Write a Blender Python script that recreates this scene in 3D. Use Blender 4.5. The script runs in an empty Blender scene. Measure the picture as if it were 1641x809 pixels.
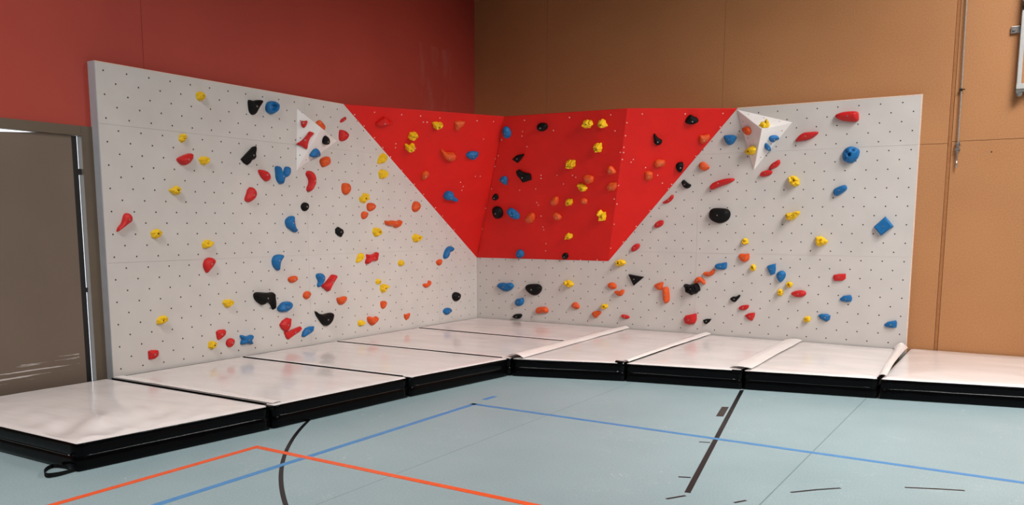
import bpy, bmesh, math, random
from mathutils import Vector, Matrix, noise
from mathutils.geometry import delaunay_2d_cdt
random.seed(7)
S = bpy.context.scene
COL = S.collection
V = Vector

# ------------------------------------------------------------------ measured layout (metres)
LY, RX, TOP, THICK = 5.69, 5.74, 2.915, 0.018      # wall lengths from the inner corner, height, plywood thickness
PA = V((0, -2.686, 2.915)); PB = V((0.958, -0.751, 2.925)); PC = V((2.682, -0.743, 2.905)); PD = V((3.768, 0, 2.915))
P0 = V((0, 0, 1.066)); PQ = V((2.115, 0, 1.066))
VLA = V((0, -3.414, 2.786)); VLB = V((0, -3.456, 2.118)); VLC = V((0, -2.812, 2.492)); VLX = V((.21, -3.268, 2.584))
VRA = V((3.762, 0, 2.905)); VRB = V((4.415, 0, 2.715)); VRC = V((3.992, 0, 2.186)); VRX = V((4.13, -.22, 2.633))
CAM = V((6.869, -9.904, 1.543))

# ------------------------------------------------------------------ materials
def nodes(name):
    m = bpy.data.materials.new(name); m.use_nodes = True
    nt = m.node_tree
    return m, nt, nt.nodes['Principled BSDF']
def lin(c):
    return tuple(((x/255)/12.92 if x/255 <= .04045 else ((x/255+.055)/1.055)**2.4) for x in c) + (1,)
def N(nt, typ, **kw):
    n = nt.nodes.new(typ)
    for k, v in kw.items():
        if k.startswith('i_'):
            n.inputs[k[2:].replace('_', ' ')].default_value = v
        else: setattr(n, k, v)
    return n
def ramp(nt, src, stops):
    r = N(nt, 'ShaderNodeValToRGB'); e = r.color_ramp.elements
    while len(e) < len(stops): e.new(.5)
    for k, (p, c) in enumerate(stops): e[k].position = p; e[k].color = c
    nt.links.new(src, r.inputs['Fac']); return r.outputs['Color']
def noisy(name, col, col2=None, scale=30, rough=.6, bump=.15, bscale=120, stretch=None, spec=.5, dist=.002):
    """plain surface with a two tone noise and a fine noise bump"""
    m, nt, b = nodes(name); L = nt.links
    tc = N(nt, 'ShaderNodeTexCoord'); vec = tc.outputs['Object']
    if stretch:
        mp = N(nt, 'ShaderNodeMapping'); mp.inputs['Scale'].default_value = stretch; L.new(vec, mp.inputs['Vector']); vec = mp.outputs['Vector']
    n1 = N(nt, 'ShaderNodeTexNoise', i_Scale=scale, i_Detail=6); L.new(vec, n1.inputs['Vector'])
    c2 = col2 or tuple(x*.88 for x in col)
    L.new(ramp(nt, n1.outputs['Fac'], [(.3, lin(c2)), (.7, lin(col))]), b.inputs['Base Color'])
    b.inputs['Roughness'].default_value = rough; b.inputs['Specular IOR Level'].default_value = spec
    if bump:
        n2 = N(nt, 'ShaderNodeTexNoise', i_Scale=bscale, i_Detail=4); L.new(vec, n2.inputs['Vector'])
        bp = N(nt, 'ShaderNodeBump', i_Strength=bump, i_Distance=dist); L.new(n2.outputs['Fac'], bp.inputs['Height']); L.new(bp.outputs['Normal'], b.inputs['Normal'])
    return m
def math_(nt, op, a, b=None):
    n = N(nt, 'ShaderNodeMath', operation=op)
    for i, v in enumerate((a, b)):
        if v is None: continue
        if isinstance(v, (int, float)): n.inputs[i].default_value = v
        else: nt.links.new(v, n.inputs[i])
    return n.outputs[0]
def panel_material():
    """light grey textured paint, drilled with a staggered lattice of threaded holes (uv in lattice steps)"""
    m, nt, b = nodes('grey_panel_paint'); L = nt.links
    uv = N(nt, 'ShaderNodeUVMap', uv_map='lattice'); sp = N(nt, 'ShaderNodeSeparateXYZ'); L.new(uv.outputs['UV'], sp.inputs[0])
    def d2(off):
        o = []
        for ax, pitch in ((sp.outputs['X'], .219), (sp.outputs['Y'], .2)):
            f = math_(nt, 'FRACT', math_(nt, 'ADD', ax, 100.5 + off))
            f = math_(nt, 'MULTIPLY', math_(nt, 'SUBTRACT', f, .5), pitch)
            o.append(math_(nt, 'MULTIPLY', f, f))
        return math_(nt, 'SQRT', math_(nt, 'ADD', *o))
    d = math_(nt, 'MINIMUM', d2(0), d2(.5))
    mask = math_(nt, 'LESS_THAN', d, .0078)
    tc = N(nt, 'ShaderNodeTexCoord')
    n1 = N(nt, 'ShaderNodeTexNoise', i_Scale=3.0, i_Detail=5); L.new(tc.outputs['Object'], n1.inputs['Vector'])
    base = ramp(nt, n1.outputs['Fac'], [(.3, lin((PANEL[0]-7, PANEL[1]-7, PANEL[2]-7))), (.7, lin(PANEL))])
    mx = N(nt, 'ShaderNodeMix', data_type='RGBA'); L.new(mask, mx.inputs['Factor']); L.new(base, mx.inputs['A']); mx.inputs['B'].default_value = lin((62, 58, 55))
    L.new(mx.outputs['Result'], b.inputs['Base Color'])
    b.inputs['Roughness'].default_value = .62; b.inputs['Specular IOR Level'].default_value = .35
    n2 = N(nt, 'ShaderNodeTexNoise', i_Scale=260, i_Detail=3); L.new(tc.outputs['Object'], n2.inputs['Vector'])
    hsum = math_(nt, 'SUBTRACT', math_(nt, 'MULTIPLY', n2.outputs['Fac'], .3), math_(nt, 'MULTIPLY', mask, 1.0))
    bp = N(nt, 'ShaderNodeBump', i_Strength=.35, i_Distance=.002); L.new(hsum, bp.inputs['Height']); L.new(bp.outputs['Normal'], b.inputs['Normal'])
    return m
PANEL = (209, 204, 199)
M = {}
M['panel'] = panel_material()
M['cheek'] = noisy('grey_cheek_paint', (176, 177, 182), (166, 167, 172), 6, .55, .1)
M['plywood'] = noisy('plywood_edge', (240, 216, 198), (228, 200, 180), 40, .6, .1)
M['redpanel'] = noisy('red_panel_paint', (224, 24, 16), (216, 21, 14), 4, .5, .12, 260, spec=.3)
M['stud'] = noisy('pink_grey_stud', (238, 200, 190), (225, 185, 175), 30, .35, 0)
M['white_volume'] = noisy('white_volume_paint', (242, 238, 235), (236, 231, 228), 8, .55, .15, 200)
HC = {'yellow': ((246, 204, 26), (234, 186, 16)), 'red': ((210, 32, 31), (194, 25, 25)), 'scarlet': ((222, 24, 17), (210, 20, 14)), 'blue': ((16, 112, 174), (12, 98, 158)),
      'black': ((14, 13, 13), (9, 9, 9)), 'orange': ((228, 90, 30), (212, 78, 23))}
for c, (a, b_) in HC.items():
    M['hold_'+c] = noisy(c+'_resin', a, b_, 25, .5 if c != 'black' else .6, .3, 220, spec=.4 if c != 'black' else .2, dist=.003)
def metal(name, col, rough):
    m = noisy(name, col, tuple(x*.9 for x in col), 20, rough, .05)
    m.node_tree.nodes['Principled BSDF'].inputs['Metallic'].default_value = .9
    return m
M['steel'] = metal('zinc_steel', (200, 198, 194), .35)
M['darksteel'] = metal('dark_steel', (70, 62, 50), .45)
M['alu'] = noisy('grey_enamel', (198, 198, 196), (186, 186, 184), 20, .45, .05)
M['cable'] = noisy('grey_steel_rod', (168, 160, 150), (140, 132, 122), 60, .4, 0)
def vinyl(name, col, col2, rough, bump, stretch):
    m = noisy(name, col, col2, 2.2, rough, bump, 9, stretch=stretch, dist=.004); return m
M['mat_white'] = vinyl('white_vinyl', (231, 224, 221), (222, 214, 211), .14, .22, (.8, 3.4, 1))
M['mat_flap'] = vinyl('white_vinyl_flap', (238, 231, 227), (230, 222, 217), .3, .15, (3, 1, 1))
M['mat_black'] = vinyl('black_vinyl', (7, 7, 8), (5, 5, 6), .18, .6, (1, 1, 2))
M['mat_black'].node_tree.nodes['Principled BSDF'].inputs['Specular IOR Level'].default_value = .09
M['piping'] = noisy('black_vinyl_piping', (12, 12, 13), (8, 8, 9), 60, .16, .4, 60, spec=.9, dist=.004)
M['strap'] = noisy('black_webbing', (20, 20, 22), (12, 12, 13), 80, .7, .3)
M['rubber'] = noisy('black_rubber', (16, 15, 15), (10, 10, 10), 30, .6, .1)
M['ceiling'] = noisy('ceiling_boards', (84, 74, 62), (74, 65, 54), 3, .8, .1)

def floor_material():
    m, nt, b = nodes('blue_grey_linoleum'); L = nt.links
    tc = N(nt, 'ShaderNodeTexCoord'); vec = tc.outputs['Object']
    n1 = N(nt, 'ShaderNodeTexNoise', i_Scale=1.1, i_Detail=6, i_Roughness=.6); L.new(vec, n1.inputs['Vector'])
    c1 = ramp(nt, n1.outputs['Fac'], [(.3, lin((136, 160, 165))), (.7, lin((153, 175, 180)))])
    n2 = N(nt, 'ShaderNodeTexNoise', i_Scale=95, i_Detail=4, i_Roughness=.7); L.new(vec, n2.inputs['Vector'])
    c2 = ramp(nt, n2.outputs['Fac'], [(.33, lin((116, 140, 146))), (.68, lin((178, 195, 198)))])
    mx = N(nt, 'ShaderNodeMix', data_type='RGBA'); mx.inputs['Factor'].default_value = .4
    L.new(c1, mx.inputs['A']); L.new(c2, mx.inputs['B'])
    # scuffs: thin pale curls
    n3 = N(nt, 'ShaderNodeTexNoise', i_Scale=2.6, i_Detail=3, i_Distortion=1.6); L.new(vec, n3.inputs['Vector'])
    s = math_(nt, 'LESS_THAN', math_(nt, 'ABSOLUTE', math_(nt, 'SUBTRACT', n3.outputs['Fac'], .5)), .0035)
    n4 = N(nt, 'ShaderNodeTexNoise', i_Scale=1.7, i_Detail=4); L.new(vec, n4.inputs['Vector'])
    s = math_(nt, 'MULTIPLY', s, math_(nt, 'GREATER_THAN', n4.outputs['Fac'], .55))
    m2 = N(nt, 'ShaderNodeMix', data_type='RGBA'); L.new(math_(nt, 'MULTIPLY', s, .3), m2.inputs['Factor'])
    L.new(mx.outputs['Result'], m2.inputs['A']); m2.inputs['B'].default_value = lin((205, 214, 212))
    L.new(m2.outputs['Result'], b.inputs['Base Color'])
    b.inputs['Roughness'].default_value = .42; b.inputs['Specular IOR Level'].default_value = .4
    bp = N(nt, 'ShaderNodeBump', i_Strength=.08, i_Distance=.002); L.new(n2.outputs['Fac'], bp.inputs['Height']); L.new(bp.outputs['Normal'], b.inputs['Normal'])
    return m
M['floor'] = floor_material()
def scratched(name, col, col2, pale, box, thr, scale, rough=.6, fac=.5, soft=.05):
    """paint with pale worn scratches inside a box (object space)"""
    m = noisy(name, col, col2, 1.4, rough, .12, 160); nt = m.node_tree; L = nt.links; b = nt.nodes['Principled BSDF']
    src = b.inputs['Base Color'].links[0].from_socket
    tc = N(nt, 'ShaderNodeTexCoord'); sp = N(nt, 'ShaderNodeSeparateXYZ'); L.new(tc.outputs['Object'], sp.inputs[0])
    mask = None
    for ax, (a, c) in zip('YZ', box):
        t = math_(nt, 'MULTIPLY', math_(nt, 'GREATER_THAN', sp.outputs[ax], a), math_(nt, 'LESS_THAN', sp.outputs[ax], c))
        mask = t if mask is None else math_(nt, 'MULTIPLY', mask, t)
    mp = N(nt, 'ShaderNodeMapping'); mp.inputs['Scale'].default_value = scale; L.new(tc.outputs['Object'], mp.inputs['Vector'])
    n = N(nt, 'ShaderNodeTexNoise', i_Scale=1, i_Detail=6, i_Roughness=.65); L.new(mp.outputs['Vector'], n.inputs['Vector'])
    mr = N(nt, 'ShaderNodeMapRange'); mr.inputs['From Min'].default_value = thr; mr.inputs['From Max'].default_value = thr+soft; L.new(n.outputs['Fac'], mr.inputs['Value'])
    f = math_(nt, 'MULTIPLY', math_(nt, 'MULTIPLY', mr.outputs['Result'], mask), fac)
    mx = N(nt, 'ShaderNodeMix', data_type='RGBA'); L.new(f, mx.inputs['Factor']); L.new(src, mx.inputs['A']); mx.inputs['B'].default_value = lin(pale)
    L.new(mx.outputs['Result'], b.inputs['Base Color'])
    return m
M['redwall'] = scratched('red_wall_paint', (178, 65, 50), (170, 60, 47), (205, 150, 140), ((-1.15, -.45), (2.95, 3.9)), .5, (1, 6, 2.2), .55, .2, .25)
M['door'] = scratched('brown_door_paint', (118, 102, 88), (111, 95, 82), (210, 205, 200), ((-9, -5.93), (.24, .46)), .58, (1, 1.3, 40), .5, .9, .03)
M['doorframe'] = noisy('brown_frame_paint', (104, 90, 74), (96, 82, 68), 3, .5, .1)
def board_material():
    m, nt, b = nodes('brown_chipboard'); L = nt.links
    tc = N(nt, 'ShaderNodeTexCoord'); vec = tc.outputs['Object']
    n1 = N(nt, 'ShaderNodeTexNoise', i_Scale=1.3, i_Detail=5); L.new(vec, n1.inputs['Vector'])
    n2 = N(nt, 'ShaderNodeTexNoise', i_Scale=70, i_Detail=5, i_Roughness=.7); L.new(vec, n2.inputs['Vector'])
    c1 = ramp(nt, n1.outputs['Fac'], [(.3, lin((181, 122, 76))), (.7, lin((192, 132, 84)))])
    c2 = ramp(nt, n2.outputs['Fac'], [(.35, lin((158, 103, 60))), (.66, lin((203, 153, 103)))])
    mx = N(nt, 'ShaderNodeMix', data_type='RGBA'); mx.inputs['Factor'].default_value = .35; L.new(c1, mx.inputs['A']); L.new(c2, mx.inputs['B'])
    L.new(mx.outputs['Result'], b.inputs['Base Color']); b.inputs['Roughness'].default_value = .6
    bp = N(nt, 'ShaderNodeBump', i_Strength=.1, i_Distance=.002); L.new(n2.outputs['Fac'], bp.inputs['Height']); L.new(bp.outputs['Normal'], b.inputs['Normal'])
    return m
M['board'] = board_material()
M['boardedge'] = noisy('dark_chipboard_edge', (172, 112, 64), (158, 100, 54), 30, .7, .1)
M['line_blue'] = noisy('blue_line_paint', (76, 142, 196), (68, 130, 186), 20, .4, 0)
M['line_orange'] = noisy('orange_line_paint', (240, 98, 48), (228, 88, 42), 20, .4, 0)
M['line_black'] = noisy('black_line_paint', (16, 16, 17), (11, 11, 12), 20, .4, 0)
M['patch'] = noisy('dark_patch_paint', (66, 58, 54), (52, 46, 44), 60, .5, 0)
M['seam'] = noisy('grey_floor_weld', (112, 132, 138), (104, 124, 130), 20, .5, 0)

# ------------------------------------------------------------------ object helpers
def obj(name, bm, mat, parent=None, smooth=False, loc=None, label=None, fix=True):
    me = bpy.data.meshes.new(name)
    if fix: bmesh.ops.recalc_face_normals(bm, faces=bm.faces[:])
    bm.to_mesh(me); bm.free()
    for mm in (mat if isinstance(mat, (list, tuple)) else [mat]): me.materials.append(mm)
    if smooth:
        for p in me.polygons: p.use_smooth = True
    o = bpy.data.objects.new(name, me); COL.objects.link(o)
    if parent: o.parent = parent
    if loc is not None: o.location = loc
    if label: o['label'] = label
    return o
def empty(name, loc=(0, 0, 0)):
    o = bpy.data.objects.new(name, None); COL.objects.link(o); o.location = loc; o.empty_display_size = .1; return o
def tag(o, label, cat, group=None):
    o['label'] = label; o['category'] = cat; o['kind'] = 'thing'
    if group: o['group'] = group
    return o
def struct(o): o['kind'] = 'structure'; return o
def box(bm, lo, hi, bev=0):
    r = bmesh.ops.create_cube(bm, size=1)
    lo, hi = V(lo), V(hi)
    for v in r['verts']: v.co = V([(lo[i]+hi[i])/2 + v.co[i]*(hi[i]-lo[i]) for i in range(3)])
    if bev:
        es = list({e for v in r['verts'] for e in v.link_edges})
        bmesh.ops.bevel(bm, geom=es, offset=bev, segments=2, affect='EDGES', profile=.6)
def tube(bm, pts, r, n=8, cap=True):
    pts = [V(p) for p in pts]; rings = []
    for i, p in enumerate(pts):
        t = (pts[min(i+1, len(pts)-1)] - pts[max(i-1, 0)]).normalized()
        a = t.orthogonal().normalized() if i == 0 else (rings[-1][1] - t*(rings[-1][1] @ t) if False else None)
        if a is None:
            a = prev - t*prev.dot(t); a.normalize()
        prev = a; b = t.cross(a)
        rings.append([bm.verts.new(p + (a*math.cos(2*math.pi*k/n) + b*math.sin(2*math.pi*k/n))*r) for k in range(n)])
    for A, B in zip(rings, rings[1:]):
        for k in range(n): bm.faces.new((A[k], A[(k+1) % n], B[(k+1) % n], B[k]))
    if cap: bm.faces.new(rings[0][::-1]); bm.faces.new(rings[-1])
def prism(bm, pts, d):
    """closed prism: polygon pts extruded by vector d"""
    a = [bm.verts.new(p) for p in pts]; b = [bm.verts.new(V(p)+V(d)) for p in pts]
    f = [bm.faces.new(a), bm.faces.new(b[::-1])]
    for i in range(len(a)): f.append(bm.faces.new((a[i], b[i], b[(i+1) % len(a)], a[(i+1) % len(a)])))
    return f
def cyl(bm, p, axis, r, h, n=16, r2=None):
    axis = V(axis).normalized(); a = axis.orthogonal().normalized(); b = axis.cross(a); p = V(p); r2 = r if r2 is None else r2
    A = [bm.verts.new(p+(a*math.cos(2*math.pi*k/n)+b*math.sin(2*math.pi*k/n))*r) for k in range(n)]
    B = [bm.verts.new(p+axis*h+(a*math.cos(2*math.pi*k/n)+b*math.sin(2*math.pi*k/n))*r2) for k in range(n)]
    for k in range(n): bm.faces.new((A[k], A[(k+1) % n], B[(k+1) % n], B[k]))
    bm.faces.new(A[::-1]); bm.faces.new(B)
def frame(o, nrm):
    n = V(nrm).normalized(); up = V((0, 0, 1)); v = (up - n*up.dot(n)).normalized(); u = v.cross(n); return V(o), u, v, n
def facing(a, b, c):
    n = (b-a).cross(c-a).normalized()
    return n if n.dot(CAM-(a+b+c)/3) > 0 else -n
nVL3 = (VLX-VLA).cross(VLC-VLA).normalized()
if nVL3.z < 0: nVL3 = -nVL3
F = {'L': frame((0, 0, 0), (1, 0, 0)), 'R': frame((0, 0, 0), (0, -1, 0)), 'RL': frame(P0, facing(PA, PB, P0)), 'RC': frame(P0, facing(P0, (PB+PC)/2, PQ)),
     'RR': frame(PQ, facing(PC, PD, PQ)), 'VL1': frame(VLX, facing(VLA, VLB, VLX)), 'VL2': frame(VLX, facing(VLB, VLC, VLX)), 'VL3': frame(VLX, nVL3),
     'VR1': frame(VRX, facing(VRA, VRC, VRX)), 'VR2': frame(VRX, facing(VRA, VRB, VRX)), 'VR3': frame(VRX, facing(VRB, VRC, VRX))}

# ------------------------------------------------------------------ room shell
def shell():
    bm = bmesh.new(); box(bm, (-.5, -14, -.1), (14, .4, 0)); fl = struct(obj('floor', bm, M['floor']))
    def strip(pts, w, z, mat, label):
        bm = bmesh.new(); pts = [V((p[0], p[1], 0)) for p in pts]; L, R_ = [], []
        for i, p in enumerate(pts):
            t = (pts[min(i+1, len(pts)-1)]-pts[max(i-1, 0)]).normalized(); n = V((-t.y, t.x, 0))
            L.append(p+n*w/2); R_.append(p-n*w/2)
        for i in range(len(pts)-1):
            prism(bm, [L[i], L[i+1], R_[i+1], R_[i]], (0, 0, z))
        o = obj('court_line', bm, mat, fl, label=label); return o
    strip([(2.856, -9.6), (2.856, -4.147)], .05, .0012, M['line_blue'], 'blue painted court line')
    strip([(2.83, -4.172), (12, -4.172)], .05, .0012, M['line_blue'], 'blue painted court line')
    strip([(2.83, -3.975), (2.83, -3.80)], .05, .0012, M['line_blue'], 'short blue court mark')
    strip([(2.375, -11), (2.375, -6.10)], .05, .0016, M['line_orange'], 'orange painted court line')
    strip([(2.41, -6.128), (9, -6.09)], .05, .0016, M['line_orange'], 'orange painted court line')
    strip([(4.63, -2.30), (5.262, -5.45)], .036, .0006, M['line_black'], 'black painted court line')
    strip(ARC, .028, .0006, M['line_black'], 'black painted circle line')
    strip([(4.93, -4.323), (5.003, -4.295)], .022, .0006, M['line_black'], 'short black court mark')
    strip([(5.107, -5.189), (5.176, -5.16)], .022, .0006, M['line_black'], 'short black court mark')
    strip([(5.767, -5.12), (5.88, -4.99), (5.997, -4.878)], .02, .0006, M['line_black'], 'short black arc mark')
    strip([(6.316, -4.659), (6.47, -4.59), (6.621, -4.532)], .02, .0006, M['line_black'], 'short black arc mark')
    strip([(5.20, -5.62), (5.272, -5.505)], .02, .0006, M['line_black'], 'short black court mark')
    strip([(5.545, -5.475), (5.59, -5.40)], .018, .0006, M['line_black'], 'short black court mark')
    strip([(5.685, -.2), (5.669, -9.0)], .008, .0003, M['seam'], 'thin dark floor seam')
    strip([(3.6, -2.2), (3.6, -9.0)], .004, .0003, M['seam'], 'thin dark floor seam')
    bm = bmesh.new(); prism(bm, [V((4.771, -3.479, 0)), V((4.700, -3.105, 0)), V((4.752, -3.079, 0)), V((4.826, -3.455, 0))], (0, 0, .0009))
    obj('floor_patch', bm, M['patch'], fl, label='dark grey rectangular patch')
    # ceiling
    bm = bmesh.new(); box(bm, (-.5, -14, 6.4), (14, .4, 6.6)); struct(obj('ceiling', bm, M['ceiling']))
    # red wall with the door opening; a panel joint every 2.5 m
    bm = bmesh.new(); x0, x1 = -.16, -.1
    box(bm, (x0, -5.157, 0), (x1, .1, 6.4)); box(bm, (x0, -5.79, 0), (x1, -5.161, 6.4)); box(bm, (x0, -14, 2.29), (x1, -5.79, 6.4)); box(bm, (x0, -14, 0), (x1, -8.2, 2.29))
    struct(obj('wall_left', bm, M['redwall']))
    bm = bmesh.new(); box(bm, (x0, -5.795, 0), (x1+.012, -5.60, 2.372), .002); box(bm, (x0, -8.3, 2.288), (x1+.012, -5.796, 2.372), .002); box(bm, (x0, -8.3, 0), (x1+.012, -8.2, 2.287), .002)
    struct(obj('trim_1', bm, M['doorframe']))
    d = struct(obj('door_1', door_leaf(), M['door']))
    bm = bmesh.new(); box(bm, (-.137, -5.876, .01), (-.1035, -5.829, 2.285), .002); box(bm, (-.125, -5.829, 1.96), (-.108, -5.80, 2.01)); box(bm, (-.125, -5.829, .95), (-.108, -5.812, .99)); obj('seal_strip', bm, M['rubber'], d, label='black rubber seal strip')
    # chipboard wall: boards with open joints on a dark backing
    bm = bmesh.new(); y0, y1 = .1, .125
    xs = [-.16, 1.1, 3.55, 6.012]
    zs = [0, 2.407, 4.85, 6.4]
    for a, b_ in zip(xs, xs[1:]):
        for c, e in zip(zs, zs[1:]): box(bm, (a+.0015, y0, c+.002), (b_-.0015, y1, e-.002), .0015)
    for c, e in zip([0, 2.424, 4.87], [2.424, 4.87, 6.4]):
        for a, b_ in zip([6.046, 8.5, 11], [8.5, 11, 14]): box(bm, (a+.0015, y0, c+.002), (b_-.0015, y1, e-.002), .0015)
    bm.faces.ensure_lookup_table(); nb = len(bm.faces)
    box(bm, (-.16, y1, 0), (14, .16, 6.4)); box(bm, (6.0145, y0+.0025, 0), (6.0435, y1, 6.4))
    bm.faces.ensure_lookup_table()
    for f in bm.faces[nb:]: f.material_index = 1
    w = struct(obj('wall_back', bm, [M['board'], M['boardedge']]))
    for x, z in ((6.42, 2.30), (6.30, 2.62), (6.47, 2.66), (6.38, 3.80), (6.33, 3.37)):
        bm = bmesh.new(); cyl(bm, (x, .102, z), (0, -1, 0), .008 if z < 2.5 else .004, .0035, 10); obj('screw_hole', bm, M['rubber'] if z < 2.5 else M['boardedge'], w)
def door_leaf():
    bm = bmesh.new()
    pts = [V((-.105, -8.19, .006)), V((-.105, -5.875, .006)), V((-.105, -5.875, 2.2875)), V((-.105, -6.13, 2.2875)), V((-.105, -6.7, 2.245)), V((-.105, -8.19, 2.2))]
    prism(bm, pts, (-.035, 0, 0))
    return bm
# the black painted circle, fitted through five measured points
def arc_fit(pts):
    (x1, y1), (x2, y2), (x3, y3) = pts
    a = 2*(x2-x1); b = 2*(y2-y1); c = x2*x2-x1*x1+y2*y2-y1*y1
    d = 2*(x3-x1); e = 2*(y3-y1); f = x3*x3-x1*x1+y3*y3-y1*y1
    cx = (c*e-b*f)/(a*e-b*d); cy = (a*f-c*d)/(a*e-b*d)
    r = math.hypot(x1-cx, y1-cy); return cx, cy, r
cx, cy, r_ = arc_fit([(2.124, -5.413), (2.856, -6.333), (3.46, -6.854)])
a0 = math.atan2(-5.2-cy, 1.985-cx); a1 = math.atan2(-7.4-cy, 4.3-cx)
if a1 < a0-math.pi: a1 += 2*math.pi
if a1 > a0+math.pi: a1 -= 2*math.pi
ARC = [(cx+r_*math.cos(a0+(a1-a0)*t/40), cy+r_*math.sin(a0+(a1-a0)*t/40)) for t in range(41)]

# ------------------------------------------------------------------ climbing structure
def clip(poly, p, n):
    """keep the part of a 2-d polygon where (q-p).n >= 0"""
    out = []
    for i in range(len(poly)):
        a, b = poly[i], poly[(i+1) % len(poly)]
        da = (a[0]-p[0])*n[0]+(a[1]-p[1])*n[1]; db = (b[0]-p[0])*n[0]+(b[1]-p[1])*n[1]
        if da >= 0: out.append(a)
        if (da >= 0) != (db >= 0):
            t = da/(da-db); out.append((a[0]+(b[0]-a[0])*t, a[1]+(b[1]-a[1])*t))
    return out
def area2(p): return abs(sum(p[i][0]*p[(i+1) % len(p)][1]-p[(i+1) % len(p)][0]*p[i][1] for i in range(len(p))))/2
def climbing():
    root = tag(empty('climbing_structure'), 'two grey drilled climbing walls meeting in a corner under a red overhang', 'climbing wall')
    g = .0007
    rows = [(0.0, 1.2), (1.2, 2.4), (2.4, TOP)]
    def panel(poly, side):
        bm = bmesh.new()
        P3 = (lambda s, z: V((0, s, z))) if side == 'L' else (lambda s, z: V((s, 0, z)))
        d = (-THICK, 0, 0) if side == 'L' else (0, THICK, 0)
        prism(bm, [P3(s, z) for s, z in poly], d)
        uv = bm.loops.layers.uv.new('lattice')
        for f in bm.faces:
            for l in f.loops:
                co = l.vert.co
                l[uv].uv = ((-co.y-5.617)/.21700, (co.z-.05)/.2) if side == 'L' else ((co.x-5.6728)/.22020, (co.z-.15)/.2)
        return obj('panel', bm, M['panel'], root)
    for a, b in ((-LY, -3.3), (-3.3, -.9), (-.9, 0)):
        for c, e in rows:
            poly = [(a+g, c+g), (b-g, c+g), (b-g, e-g), (a+g, e-g)]
            dirv = (P0.y-PA.y, P0.z-PA.z); n = (dirv[1], -dirv[0])          # keep the door side of the diagonal
            poly = clip(poly, (PA.y, PA.z), n)
            if len(poly) > 2 and area2(poly) > .002: panel(poly, 'L')
    for a, b in ((0, .92), (.92, 3.318), (3.318, RX)):
        for c, e in rows:
            base = [(a+g, c+g), (b-g, c+g), (b-g, e-g), (a+g, e-g)]
            dirv = (PD.x-PQ.x, PD.z-PQ.z); n = (dirv[1], -dirv[0])
            if e > 1.0:
                lowp = clip(base, (0, 1.066), (0, -1))                        # under the red edge
                upp = clip(clip(base, (0, 1.066), (0, 1)), (PQ.x, PQ.z), n)   # beyond the red diagonal
                polys = [lowp, upp]
                if len(lowp) > 2 and len(upp) > 2 and min(area2(lowp), area2(upp)) > .01 and a > 2.2: polys = [base]
            else: polys = [base]
            for p in polys:
                if len(p) > 2 and area2(p) > .002: panel(p, 'R')
    # raw plywood edges along the top and the free end
    bm = bmesh.new(); t = .006
    box(bm, (-THICK, -LY-.001, TOP), (t*.2, PA.y, TOP+t))
    obj('edge_strip', bm, M['plywood'], root, label='raw plywood edge')
    bm = bmesh.new(); box(bm, (PD.x, -.0012, TOP), (RX, THICK, TOP+.009)); box(bm, (RX, -.0012, 0.02), (RX+.012, THICK, TOP+.009))
    obj('edge_strip', bm, M['plywood'], root, label='raw plywood edge')
    # side cheeks closing the frame against the room walls
    bm = bmesh.new(); box(bm, (-.099, -LY-.006, 0), (.0015, -LY-.0006, TOP+.006), .002); obj('side_cheek', bm, M['cheek'], root, label='grey painted end cheek')
    bm = bmesh.new(); box(bm, (RX-.02, THICK+.0005, 0), (RX+.004, .098, TOP), .003); obj('side_cheek', bm, M['cheek'], root, label='grey painted end cheek')
    # red overhang: three sloping boards
    for key, poly in (('RL', [P0, PA, PB]), ('RC', [P0, PB, PC, PQ]), ('RR', [PQ, PC, PD])):
        o_, u, v, n = F[key]
        bm = bmesh.new()
        c = sum(poly, V())/len(poly)
        prism(bm, poly, -n*THICK)
        bmesh.ops.bevel(bm, geom=[e for e in bm.edges], offset=.003, segments=1, affect='EDGES')
        rp = obj('overhang_panel', bm, M['redpanel'], root, label='red sloping overhang panel')
        bm = bmesh.new(); cyl(bm, -n*.0005, n, .0085, .002, 10, .007)
        first = obj('threaded_insert', bm, M['stud'], rp)
        for k, (a, b) in enumerate(RED_DOTS[key]):
            q = first if k == 0 else first.copy()
            if k: COL.objects.link(q)
            q.location = o_+u*a+v*b; q['label'] = 'pale metal threaded insert'
    bm = bmesh.new(); prism(bm, [V((0, -2.45, TOP-.03)), V((PB.x*.9, PB.y*.88, TOP-.03)), V((PC.x*.98, PC.y*.88, TOP-.03)), V((3.5, 0, TOP-.03)), V((0, 0, TOP-.03))], (0, 0, -.018)); obj('top_board', bm, M['redpanel'], root, label='red top board of the overhang')
    # white pyramid volumes bolted on: things of their own
    for nm, (a, b, c, x) in (('L', (VLA, VLB, VLC, VLX)), ('R', (VRA, VRB, VRC, VRX))):
        bm = bmesh.new(); vs = [bm.verts.new(p) for p in (a, b, c, x)]
        for t in ((0, 1, 2), (0, 1, 3), (1, 2, 3), (0, 2, 3)): bm.faces.new([vs[i] for i in t])
        bmesh.ops.recalc_face_normals(bm, faces=bm.faces[:])
        bmesh.ops.bevel(bm, geom=bm.edges[:], offset=.0025, segments=2, affect='EDGES')
        ctr = (a+b+c)/3
        bmesh.ops.translate(bm, verts=bm.verts[:], vec=-ctr)
        o = obj('climbing_volume', bm, M['white_volume'], loc=ctr+(V((.0015, 0, 0)) if nm == 'L' else V((0, -.0015, 0))))
        tag(o, 'white three-sided pyramid volume on the grey wall beside the door' if nm == 'L' else 'white three-sided pyramid volume on the grey wall in front of the chipboard', 'climbing volume', 'white pyramid volumes')
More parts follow.
